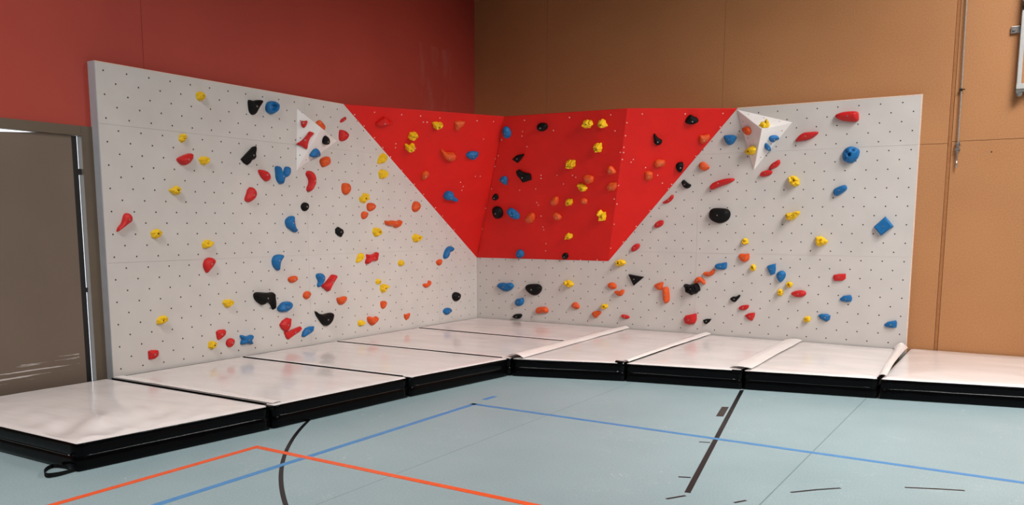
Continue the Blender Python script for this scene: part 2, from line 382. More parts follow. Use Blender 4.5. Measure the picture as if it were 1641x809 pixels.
        for k, (p, q, r) in enumerate(((a, b, x), (b, c, x), (a, c, x))):
            nn = (q-p).cross(r-p).normalized()
            if nn.dot((p+q+r)/3-(ctr-(V((1, 0, 0)) if nm == 'L' else V((0, -1, 0)))*.05)) < 0: nn = -nn
            for w1, w2, w3 in ((.7, .15, .15), (.15, .7, .15), (.42, .42, .16)):
                bm = bmesh.new(); cyl(bm, -nn*.001, nn, .006, .0018, 8)
                obj('threaded_hole', bm, M['darksteel'], o, loc=p*w1+q*w2+r*w3-ctr, label='dark threaded hole')

# ------------------------------------------------------------------ holds
def seg_dist(p, poly):
    best = 9e9
    for i in range(len(poly)):
        ax, ay = poly[i]; bx, by = poly[(i+1) % len(poly)]
        dx, dy = bx-ax, by-ay; l2 = dx*dx+dy*dy or 1e-12
        t = max(0, min(1, ((p[0]-ax)*dx+(p[1]-ay)*dy)/l2))
        best = min(best, math.hypot(p[0]-ax-t*dx, p[1]-ay-t*dy))
    return best
def in_poly(p, poly):
    c = False
    for i in range(len(poly)):
        a, b = poly[i], poly[i-1]
        if (a[1] > p[1]) != (b[1] > p[1]) and p[0] < (b[0]-a[0])*(p[1]-a[1])/(b[1]-a[1])+a[0]: c = not c
    return c
def resample(pts, n):
    m = len(pts); out = []
    L = [math.dist(pts[i], pts[(i+1) % m]) for i in range(m)]; tot = sum(L)
    for k in range(n):
        s = tot*k/n; i = 0
        while s > L[i]: s -= L[i]; i += 1
        t = s/L[i]; a, b = pts[i], pts[(i+1) % m]; out.append((a[0]+(b[0]-a[0])*t, a[1]+(b[1]-a[1])*t))
    return out
def catmull(pts, sub=5):
    m = len(pts); out = []
    for i in range(m):
        p0, p1, p2, p3 = pts[i-1], pts[i], pts[(i+1) % m], pts[(i+2) % m]
        for k in range(sub):
            t = k/sub
            out.append(tuple(.5*(2*p1[j]+(p2[j]-p0[j])*t+(2*p0[j]-5*p1[j]+4*p2[j]-p3[j])*t*t+(3*p1[j]-p0[j]-3*p2[j]+p3[j])*t**3) for j in (0, 1)))
    return out
def smooth_hold(pts, H, kind, rnd):
    """rounded resin hold: the outline filled with a fine triangulation and raised by the distance to its rim"""
    poly = catmull(pts)
    if kind == 'y':
        cx_ = sum(p[0] for p in poly)/len(poly); cy_ = sum(p[1] for p in poly)/len(poly); k = rnd.choice((6, 7, 8)); ph = rnd.random()*6.28
        poly = [(cx_+(p[0]-cx_)*f, cy_+(p[1]-cy_)*f) for p in poly for f in (1.0+.075*math.cos(k*math.atan2(p[1]-cy_, p[0]-cx_)+ph),)]
    per = sum(math.dist(poly[i], poly[i-1]) for i in range(len(poly)))
    nB = 44 if kind != 'y' else 60
    ring = resample(poly, nB)
    xs = [p[0] for p in ring]; ys = [p[1] for p in ring]
    w = max(max(xs)-min(xs), max(ys)-min(ys))
    gx = w/(16 if kind != 'y' else 24)
    cand = []
    yy = min(ys)
    while yy < max(ys):
        xx = min(xs)
        while xx < max(xs):
            p = (xx+rnd.uniform(-.15, .15)*gx, yy+rnd.uniform(-.15, .15)*gx)
            if in_poly(p, ring): cand.append((p, seg_dist(p, ring)))
            xx += gx
        yy += gx
    dmax = max([d for _, d in cand] or [gx])
    R = dmax*.92
    pts2 = list(ring); 
    for f in (.05, .16, .34):
        off = f*R
        for i in range(0, nB, 1 if f < .1 else 1):
            a, b = ring[i-1], ring[(i+1) % nB]; tx, ty = b[0]-a[0], b[1]-a[1]; l = math.hypot(tx, ty) or 1
            q = (ring[i][0]-ty/l*off, ring[i][1]+tx/l*off)
            if in_poly(q, ring) and seg_dist(q, ring) > off*.93: pts2.append(q)
    pts2 += [p for p, d in cand if d > .42*R]
    n = len(ring)
    vs, es, fs, *_ = delaunay_2d_cdt([V(p) for p in pts2], [(i, (i+1) % n) for i in range(n)], [], 1, 1e-6)
    ky = rnd.uniform(.1, .35); kx = rnd.uniform(-.2, .2); hy = max(max(ys)-min(ys), 1e-4); hx = max(max(xs)-min(xs), 1e-4)
    knobs = []
    if kind == 'y':
        c2 = [c for c in cand if c[1] > .12*R]; rnd.shuffle(c2)
        rad = max(dmax*.46, w*.12)
        for p, d in c2:
            if all(math.dist(p, q) > rad*1.05 for q, _, _ in knobs): knobs.append((p, rad*rnd.uniform(.85, 1.15), rnd.uniform(.75, 1.1)))
    pock = []
    if kind in 'pg':
        c2 = sorted(cand, key=lambda c: -c[1]); rnd.shuffle(c2)
        for p, d in c2:
            if d > .3*R and all(math.dist(p, q) > w*.24 for q, _ in pock) and len(pock) < 4: pock.append((p, w*.115))
    def height(p, d):
        t = min(d/R, 1)
        if kind == 's': h = H*min(1, t*3.5)
        else: h = H*math.sqrt(max(0, 1-(1-t)**2))**.9
        tilt = 1+ky*p[1]/hy+kx*p[0]/hx
        if kind == 'y':
            h = h*.5
            for q, r, a in knobs:
                dd = math.dist(p, q)/r
                if dd < 1: h += H*.58*a*math.sqrt(1-dd*dd)*min(1, t*2.5)
            return h
        if kind == 'r':
            e = d/dmax; h = H*(math.sqrt(max(0, 1-((e-.38)/.38)**2)) if e < .38 else .12+.88*max(0, 1-((e-.38)/.32)**2) if e < .7 else .12)
            return h
        if kind == 'j':
            h = H*math.sqrt(max(0, 1-(1-t)**2))*(1+.5*p[1]/hy)
            top = (p[1]-min(ys))/hy
            return h*(1-.45*max(0, min(1, (top-.62)/.2))*min(1, t*1.5))
        if kind in 'pg':
            for q, r in pock:
                dd = math.dist(p, q)/r
                if dd < 1: h -= H*(.8 if kind == 'p' else .6)*(1-dd*dd)*t
        return max(h*tilt + H*.06*noise.noise(V((p[0]*28, p[1]*28, rnd_off)))*t, 0)
    rnd_off = rnd.random()*50
    bm = bmesh.new(); bv = []
    for p in vs:
        d = seg_dist((p[0], p[1]), ring)
        z = 0 if d < 1e-5 else height((p[0], p[1]), d)
        bv.append(bm.verts.new((p[0], p[1], z)))
    for f in fs:
        try: bm.faces.new([bv[i] for i in f])
        except ValueError: pass
    # a short skirt that sets the hold on its wall
    bd = [e for e in bm.edges if len(e.link_faces) == 1]
    ex = bmesh.ops.extrude_edge_only(bm, edges=bd)
    for g in ex['geom']:
        if isinstance(g, bmesh.types.BMVert): g.co.z = .0008
    for v in bv: v.co.z += .004
    bm.normal_update()
    if sum(f.normal.z for f in bm.faces) < 0: bmesh.ops.reverse_faces(bm, faces=bm.faces[:])
    return bm, (lambda x, y: height((x, y), seg_dist((x, y), ring))+.004), ring
def facet_hold(pts, H, rnd, flat=False):
    """angular hold: straight edged outline, steep flanks, a tilted ridge of flat facets"""
    m = len(pts); cx_ = sum(p[0] for p in pts)/m; cy_ = sum(p[1] for p in pts)/m
    bm = bmesh.new()
    def ringv(s, zf): return [bm.verts.new((cx_+(p[0]-cx_)*s, cy_+(p[1]-cy_)*s, zf(p))) for p in pts]
    ys = [p[1] for p in pts]; xs = [p[0] for p in pts]; hy = max(ys)-min(ys); hx = max(xs)-min(xs)
    a = rnd.uniform(.15, .45); b = rnd.uniform(-.3, .3)
    til = lambda p, s: 1+a*(p[1]-cy_)/hy*s+b*(p[0]-cx_)/hx*s
    r0 = ringv(1, lambda p: .0008); r1 = ringv(.99, lambda p: H*.35*til(p, 1)); r2 = ringv(.93, lambda p: H*.55*til(p, 1)); r3 = ringv(.5, lambda p: H*.92*til(p, .6))
    for A_, B_ in ((r0, r1), (r1, r2), (r2, r3)):
        for i in range(m): bm.faces.new((A_[i], A_[(i+1) % m], B_[(i+1) % m], B_[i]))
    if flat:
        for q in r3: q.co.x = cx_+(q.co.x-cx_)*1.7; q.co.y = cy_+(q.co.y-cy_)*1.7; q.co.z = H
    c = bm.verts.new((cx_+hx*rnd.uniform(-.06, .06), cy_+hy*rnd.uniform(-.04, .1), H))
    for i in range(m): bm.faces.new((r3[i], r3[(i+1) % m], c))
    bm.normal_update()
    bmesh.ops.dissolve_limit(bm, angle_limit=math.radians(4), verts=bm.verts[:], edges=bm.edges[:])
    es = [e for e in bm.edges if len(e.link_faces) == 2 and e.calc_face_angle(0) > .25]
    bmesh.ops.bevel(bm, geom=es, offset=.0022, segments=1, affect='EDGES')
    bm.normal_update()
    if sum(f.normal.z*f.calc_area() for f in bm.faces) < 0: bmesh.ops.reverse_faces(bm, faces=bm.faces[:])
    return bm, (lambda x, y: H*.98), pts
def bolt_mesh(mat, name):
    bm = bmesh.new(); n = 12
    prof = [(.0085, -.004), (.0085, .004), (.0075, .0055), (.0045, .0055), (.0045, .001)]
    rings = [[bm.verts.new((r*math.cos(2*math.pi*k/n), r*math.sin(2*math.pi*k/n), z)) for k in range(n)] for r, z in prof]
    for A_, B_ in zip(rings, rings[1:]):
        for k in range(n): bm.faces.new((A_[k], A_[(k+1) % n], B_[(k+1) % n], B_[k]))
    bm.faces.new(rings[-1]); bm.faces.new(rings[0][::-1])
    me = bpy.data.meshes.new(name); bm.to_mesh(me); bm.free(); me.materials.append(mat); return me
def holds():
    steel = bolt_mesh(M['steel'], 'bolt'); dark = bolt_mesh(M['darksteel'], 'bolt_dark')
    for idx, (face, col, kind, cx_, cy_, H, flat, label) in enumerate(HOLDS):
        rnd = random.Random(idx*31+5)
        pts = [(flat[i]/1000, flat[i+1]/1000) for i in range(0, len(flat), 2)]
        o_, u, v, n = F[face]
        if kind in 'fs': bm, hf, ring = facet_hold(pts, H, rnd, kind == 's')
        else:
            bm, hf, ring = smooth_hold(pts, H, kind, rnd)
        me = bpy.data.meshes.new('climbing_hold'); bm.to_mesh(me); bm.free(); me.materials.append(M['hold_'+col])
        if kind not in 'fs':
            for p in me.polygons: p.use_smooth = True
        o = bpy.data.objects.new('climbing_hold', me); COL.objects.link(o)
        p = o_+u*cx_+v*cy_+(n*.0035 if face[0] == 'V' else V())
        o.matrix_world = Matrix(((u.x, v.x, n.x, p.x), (u.y, v.y, n.y, p.y), (u.z, v.z, n.z, p.z), (0, 0, 0, 1)))
        tag(o, label, 'climbing hold', ('red' if col == 'scarlet' else col)+' climbing holds')
        # bolt: at the deepest inner point near the middle
        best = max(((seg_dist(q, ring)-.35*math.hypot(*q), q) for q in [(x*.006, y*.006) for x in range(-14, 15) for y in range(-14, 15)] if in_poly(q, ring)), default=(0, (0, 0)))[1]
        b = bpy.data.objects.new('bolt', dark if col == 'yellow' else steel); COL.objects.link(b); b.parent = o
        b.location = (best[0], best[1], max(hf(*best)-.003, .006))
        b['label'] = 'dark bolt head' if col == 'yellow' else 'steel bolt head'

# ------------------------------------------------------------------ crash mats
ZT = .19
def lerp2(c, s, t): return (c[0]*(1-s)+c[1]*s)*(1-t)+(c[3]*(1-s)+c[2]*s)*t
def crash_mat(corners, label, seed, puff=.012, flap=None, tabs=(), strap=False, top=ZT, gap=.010, flap_z=.012, outer=()):
    """corners: back-a, back-b, front-b, front-a on the floor plan, running round the mat"""
    c = [V((x, y, 0)) for x, y in corners]; ctr = sum(c, V())/4
    c = [p+(ctr-p).normalized()*gap*1.4 for p in c]
    root = tag(empty('crash_mat', (ctr.x, ctr.y, 0)), label, 'crash mat', 'crash mats under the climbing walls')
    NX = 56 if strap else 34
    def wrinkle(p):
        if not strap: return 0
        q = V((p.x-1.75, p.y+7.05, 0)); fall = math.exp(-(q.length/.75)**2)
        return .03*fall*math.sin((q.x*.55+q.y*.83)*17+2.5*noise.noise(V((p.x*1.7, p.y*1.7, 4))))*noise.noise(V((p.x*2.3, p.y*2.9, 9)))*2
    def topz(p, e, s, t):
        n_ = noise.noise(V((p.x*1.3, p.y*3.1, seed*7.3)))*.0035+noise.noise(V((p.x*5, p.y*9, seed*3.1)))*.0016+wrinkle(p)
        edge = min(e/.05, 1)
        return top-.010+.010*math.sqrt(max(0, 1-(1-edge)**2))+puff*(min(1, e/.45)**.7)+n_*edge
    bm = bmesh.new(); grid = []
    for j in range(NX+1):
        row = []
        for i in range(NX+1):
            f = lambda k: .5-.5*math.cos(math.pi*k/NX)
            s, t = f(i), f(j); p = lerp2(c, s, t)
            e = min(s*(c[1]-c[0]).length, (1-s)*(c[1]-c[0]).length, t*(c[3]-c[0]).length, (1-t)*(c[3]-c[0]).length)
            row.append(bm.verts.new((p.x-ctr.x, p.y-ctr.y, topz(p, e, s, t))))
        grid.append(row)
    for j in range(NX):
        for i in range(NX): bm.faces.new((grid[j][i], grid[j][i+1], grid[j+1][i+1], grid[j+1][i]))
    bm.normal_update()
    if sum(f.normal.z for f in bm.faces) < 0: bmesh.ops.reverse_faces(bm, faces=bm.faces[:])

    obj('top_cover', bm, M['mat_white'], root, True, label='white vinyl top', fix=False)
    # black flank: bulging band round the four sides with a welted seam at mid height
    per = []
    for k in range(4):
        a, b = c[k], c[(k+1) % 4]; m = 26
        for i in range(m):
            f = i/m; p = a+(b-a)*f; dirv = (b-a).normalized(); nrm = V((dirv.y, -dirv.x, 0))
            if nrm.dot(p-ctr) < 0: nrm = -nrm
            if i == 0:
                d2 = (a-c[k-1]).normalized(); n2 = V((d2.y, -d2.x, 0)); n2 = n2 if n2.dot(p-ctr) > 0 else -n2; nrm = (nrm+n2).normalized()
            per.append((p-ctr, nrm))
    prof = [(.002, .0), (.004, .004), (.03, .007), (.065, .006), (.088, .002), (.094, -.002), (.10, .002), (.13, .006), (.16, .006), (top-.012, .002), (top-.0095, -.001)]
    bm = bmesh.new(); rings = []
    for z, o in prof:
        rings.append([bm.verts.new((p.x+n.x*(o+.0018*noise.noise(V((p.x*9, p.y*9, z*30+seed)))), p.y+n.y*(o+.0018*noise.noise(V((p.x*9, p.y*9, z*30+seed)))), z)) for p, n in per])
    for A_, B_ in zip(rings, rings[1:]):
        for k in range(len(per)): bm.faces.new((A_[k], A_[(k+1) % len(per)], B_[(k+1) % len(per)], B_[k]))
    bm.faces.new(rings[0][::-1])
    obj('side_cover', bm, M['mat_black'], root, True, label='black vinyl flank')
    bm = bmesh.new()
    loop = [(p+n*.001) for p, n in per]
    for k in range(4):
        seg = loop[k*26+1:(k+1)*26]
        tube(bm, [V((q.x, q.y, .094+.002*noise.noise(V((q.x*3, q.y*3, seed))))) for q in seg], .0045, 6)
    obj('piping', bm, M['piping'], root, True, label='black welted seam')
    loop2 = [(p-n*.001) for p, n in per]
    for k in range(4):
        bm = bmesh.new(); pale = k == 2 or k in outer
        tube(bm, [V((q.x, q.y, top-.010+(0 if pale else .002))) for q in (loop2+loop2[:1])[k*26+(0 if pale else 1):(k+1)*26+1]], .0035 if pale else .006, 6)
        obj('top_welt', bm, M['mat_flap'] if pale else M['mat_black'], root, True, label='white welted top edge' if pale else 'black welted top edge')
    if flap:
        # loose white joint flap lying over the neighbour's edge: list of (x, y, width, lift)
        bm = bmesh.new(); nx = 8; rows = []
        for q in range(33):
            f = q/32*(len(flap)-1); i = min(int(f), len(flap)-2); t = f-i
            x, y, w, l = [flap[i][k]*(1-t)+flap[i+1][k]*t for k in range(4)]
            fd = V((flap[i+1][0]-flap[i][0], flap[i+1][1]-flap[i][1], 0)).normalized(); fn = V((-fd.y, fd.x, 0))
            row = []
            for k in range(nx+1):
                s = k/nx
                z = top+puff*.5+flap_z+l*math.sin(math.pi*s)**1.2+.003*noise.noise(V((x*6+s*3, y*5, seed)))
                if s in (0, 1): z -= .003
                row.append(bm.verts.new((x+fn.x*(s-.5)*w-ctr.x, y+fn.y*(s-.5)*w-ctr.y, z)))
            rows.append(row)
        for A_, B_ in zip(rows, rows[1:]):
            for k in range(nx): bm.faces.new((A_[k], A_[k+1], B_[k+1], B_[k]))
        bm.normal_update()
        if sum(f.normal.z for f in bm.faces) < 0: bmesh.ops.reverse_faces(bm, faces=bm.faces[:])
        rim = bmesh.ops.extrude_edge_only(bm, edges=[e for e in bm.edges if len(e.link_faces) == 1])
        for gv in rim['geom']:
            if isinstance(gv, bmesh.types.BMVert): gv.co.z -= .003
        obj('joint_flap', bm, M['mat_flap'], root, label='white overlapping joint flap', fix=False)
        for pl in bpy.data.objects[root.children[-1].name].data.polygons: pl.use_smooth = abs(pl.normal.z) > .4
    for (x, y, w, d, hgt) in tabs:
        bm = bmesh.new(); box(bm, (x-w/2-ctr.x, y-d/2-ctr.y, top-.03), (x+w/2-ctr.x, y+d/2-ctr.y, top+hgt), .004)
        for v in bm.verts: v.co += V((noise.noise(v.co*20), noise.noise(v.co*23+V((3, 1, 2))), noise.noise(v.co*19)))*.006
        obj('corner_tab', bm, M['mat_black'], root, True, label='black folded corner tab')
    if strap:
        pts = [(1.90, -7.115), (1.886, -7.133), (1.894, -7.2), (1.895, -7.255), (1.87, -7.30), (1.81, -7.29), (1.75, -7.25), (1.705, -7.20), (1.70, -7.165), (1.735, -7.145), (1.80, -7.135), (1.86, -7.125)]
        bm = bmesh.new(); A_ = []
        pts = catmull(pts, 4)[:-4]
        for i, (x, y) in enumerate(pts): A_.append((bm.verts.new((x-ctr.x, y-ctr.y, .003)), bm.verts.new((x-ctr.x, y-ctr.y, .022+.012*math.sin(i*.08)))))
        for (a, b), (d, e) in zip(A_, A_[1:]): bm.faces.new((a, d, e, b))
        bmesh.ops.solidify(bm, geom=bm.faces[:], thickness=.004)
        obj('carry_strap', bm, M['strap'], root, label='black carrying strap loop')
    return root
def mats():
    crash_mat([(-.02, -7.19), (.005, -5.755), (2.085, -5.735), (1.92, -7.14)], 'white-topped crash mat in front of the brown door, with a strap loop', 1, tabs=[(2.06, -5.75, .10, .03, -.002)], strap=True, gap=.016, outer=(3,))
    crash_mat([(.006, -5.735), (.006, -4.315), (2.215, -4.262), (2.095, -5.715)], 'white-topped crash mat along the door-side wall, second from the door', 2, gap=.016, flap_z=.003, flap=[(.05, -5.672, .085, .001), (2.06, -5.652, .085, .001)], tabs=[(2.19, -4.275, .09, .03, -.002)])
    crash_mat([(.006, -4.295), (.006, -2.95), (2.40, -2.895), (2.225, -4.245)], 'white-topped crash mat along the door-side wall, third from the door', 3, gap=.016)
    crash_mat([(.006, -2.93), (.006, -1.43), (2.39, -1.47), (2.41, -2.875)], 'white-topped crash mat along the door-side wall, second out from the inner corner', 4, puff=.008, gap=.018)
    crash_mat([(.006, -1.405), (.006, -.006), (2.37, -.006), (2.385, -1.45)], 'white-topped crash mat filling the inner corner of the climbing walls', 5, puff=.008, gap=.018)
    crash_mat([(2.385, -.006), (3.485, -.006), (3.51, -2.515), (2.425, -2.87)], 'white-topped crash mat beside the corner mats with a wide loose joint flap', 6,
              flap=[(2.40, -.03, .10, .02), (2.40, -1.0, .16, .02), (2.425, -2.0, .20, .022), (2.45, -2.86, .20, .03)], tabs=[(3.455, -2.505, .08, .04, .01)], puff=.012)
    crash_mat([(3.50, -.006), (4.585, -.006), (4.615, -2.285), (3.53, -2.51)], 'white-topped crash mat under the big red block hold', 7,
              flap=[(3.49, -.03, .12, .016), (3.49, -1.2, .10, .012), (3.52, -2.5, .07, .01)], tabs=[(4.57, -2.28, .10, .03, -.002)], puff=.014)
    crash_mat([(4.60, -.006), (5.69, -.006), (5.765, -2.03), (4.63, -2.27)], 'white-topped crash mat at the chipboard end of the climbing wall', 8,
              flap=[(4.56, -.03, .18, .012), (4.57, -1.2, .19, .01), (4.60, -2.26, .20, .008)], puff=.02)
    crash_mat([(5.772, .085), (7.25, .085), (7.2, -1.70), (5.785, -2.03)], 'plump white-topped crash mat against the bare chipboard wall', 9,
              flap=[(5.70, -.04, .14, .05), (5.71, -.22, .10, .02), (5.75, -1.2, .07, .012), (5.80, -2.0, .06, .006)], puff=.03)

# ------------------------------------------------------------------ fittings on the chipboard wall
def fittings():
    root = tag(empty('hanging_rod', (6.105, .07, 2.15)), 'thin grey vertical rod with clamp hanging on the brown chipboard wall', 'rod')
    X, Y = 0, 0
    bm = bmesh.new(); tube(bm, [(-.015, 0, 4.2), (-.008, 0, 1.68), (0.002, 0, .76), (.004, 0, .2), (0, 0, .07)], .0075, 8); obj('rod', bm, M['cable'], root, True)
    bm = bmesh.new(); cyl(bm, (0.001, 0, 0), (0, 0, 1), .009, .075, 10); obj('end_tip', bm, M['steel'], root, True, label='pale metal end tip')
    bm = bmesh.new(); box(bm, (-.018, -.012, .785), (.012, .03, .81), .003); cyl(bm, (.006, 0, .80), (1, 0, 0), .006, .03, 8); obj('clip', bm, M['darksteel'], root, label='dark clip')
    bm = bmesh.new()
    for k in range(4): cyl(bm, (.004, 0, .155+.028*k), (0, 0, 1), .016+.004*(k % 2), .02, 10)
    box(bm, (-.024, -.006, .18), (.03, .03, .196), .002); box(bm, (-.022, -.004, .235), (.028, .03, .25), .002)
    obj('clamp', bm, M['steel'], root, label='silver wire clamp')
    root = tag(empty('wall_mounted_frame', (6.615, .04, 2.83)), 'silver metal frame with a corner fitting fixed to the brown chipboard wall', 'metal frame')
    z0 = 2.83
    bm = bmesh.new(); box(bm, (-.014, -.03, .10), (.022, .03, 2.2), .003); box(bm, (-.018, -.022, .1), (-.0145, .022, 2.2)); obj('post', bm, M['alu'], root)
    bm = bmesh.new(); box(bm, (-.018, -.036, .075), (.9, .036, .128), .003); obj('bottom_rail', bm, M['alu'], root)
    bm = bmesh.new(); box(bm, (-.105, .034, .635), (-.012, .058, .705), .006); cyl(bm, (-.075, .034, .67), (0, -1, 0), .014, .012, 6); obj('bracket', bm, M['steel'], root, label='pale bracket tab with bolt')
    bm = bmesh.new(); box(bm, (-.02, -.03, .045), (.05, .03, .075), .003); cyl(bm, (.012, -.025, .03), (0, 1, 0), .028, .05, 14); cyl(bm, (.0, -.032, .035), (0, -1, 0), .012, .012, 6); obj('corner_fitting', bm, M['steel'], root, label='dark grey bolted corner fitting')
    bm = bmesh.new(); box(bm, (-.016, -.034, .84), (.026, .034, .93), .004); cyl(bm, (.0, -.034, .88), (0, -1, 0), .012, .01, 6); obj('sleeve', bm, M['darksteel'], root, label='dark grey sleeve')

# ------------------------------------------------------------------ light, sky, camera
def lights():
    w = bpy.data.worlds.new('hall_daylight'); S.world = w; w.use_nodes = True
    nt = w.node_tree; bg = nt.nodes['Background']; L = nt.links
    tc = N(nt, 'ShaderNodeTexCoord'); sp = N(nt, 'ShaderNodeSeparateXYZ'); L.new(tc.outputs['Generated'], sp.inputs[0])
    # daylight outdoors: bright towards the door side, a faint even ambient over the rest
    mr = N(nt, 'ShaderNodeValToRGB'); e = mr.color_ramp.elements
    f = math_(nt, 'ADD', math_(nt, 'MULTIPLY', sp.outputs['X'], .5), .5)
    L.new(f, mr.inputs['Fac'])
    e[0].position = 0; e[0].color = (3.0, 3.2, 3.4, 1); e[1].position = .28; e[1].color = (WORLD_A, WORLD_A, WORLD_A*1.02, 1)
    x = e.new(1.0); x.color = (WORLD_B, WORLD_B, WORLD_B*.99, 1); x = e.new(.55); x.color = (WORLD_A, WORLD_A, WORLD_A*1.02, 1)
    L.new(mr.outputs['Color'], bg.inputs['Color']); bg.inputs['Strength'].default_value = 1
    def area(name, loc, target, sx, sy, energy, col, spread):
        l = bpy.data.lights.new(name, 'AREA'); l.shape = 'RECTANGLE'; l.size = sx; l.size_y = sy; l.energy = energy; l.color = col; l.spread = math.radians(spread)
        o = bpy.data.objects.new(name, l); COL.objects.link(o); o.location = loc
        o.rotation_euler = (V(target)-V(loc)).to_track_quat('-Z', 'Y').to_euler(); return o
    for a in AREAS: area(*a)
def camera():
    c = bpy.data.cameras.new('camera'); o = bpy.data.objects.new('camera', c); COL.objects.link(o)
    f, yaw, pit, rol = CAMF
    r = V((math.cos(yaw), math.sin(yaw), 0)); fh = V((-math.sin(yaw), math.cos(yaw), 0)); up = V((0, 0, 1))
    fw = fh*math.cos(pit)-up*math.sin(pit); u = up*math.cos(pit)+fh*math.sin(pit)
    r2 = r*math.cos(rol)+u*math.sin(rol); u2 = u*math.cos(rol)-r*math.sin(rol)
    o.matrix_world = Matrix(((r2.x, u2.x, -fw.x, CAM.x), (r2.y, u2.y, -fw.y, CAM.y), (r2.z, u2.z, -fw.z, CAM.z), (0, 0, 0, 1)))
    c.sensor_fit = 'HORIZONTAL'; c.sensor_width = 36; c.lens = f/1641*36
    c.shift_x = 0; c.shift_y = (530.288-404.5)/1641
    c.clip_end = 200
    S.camera = o
CAMF = (1318.654, .5636745, .1285344, .0020539)
WORLD_A, WORLD_B = .010, .010
AREAS = [('hall_lamp', (10.5, -6.0, 5.8), (4.5, -3.0, 0), 1.6, 1.6, 88, (1.0, .97, .945), 70),
         ('hall_lamp', (8.0, -2.5, 6.0), (8.0, -2.5, 0), 2.0, 2.0, 320, (1.0, .97, .945), 165),
         ('hall_lamp', (2.5, -9.0, 6.0), (2.5, -9.0, 0), 2.0, 2.0, 232, (1.0, .975, .955), 155),
         ('corner_fill', (10.5, -3.5, 5.5), (0, -1.5, .6), 1.2, 1.2, 15, (1.0, .93, .86), 40)]  # added fill, no known lamp: brightens and warms panels by the inner corner

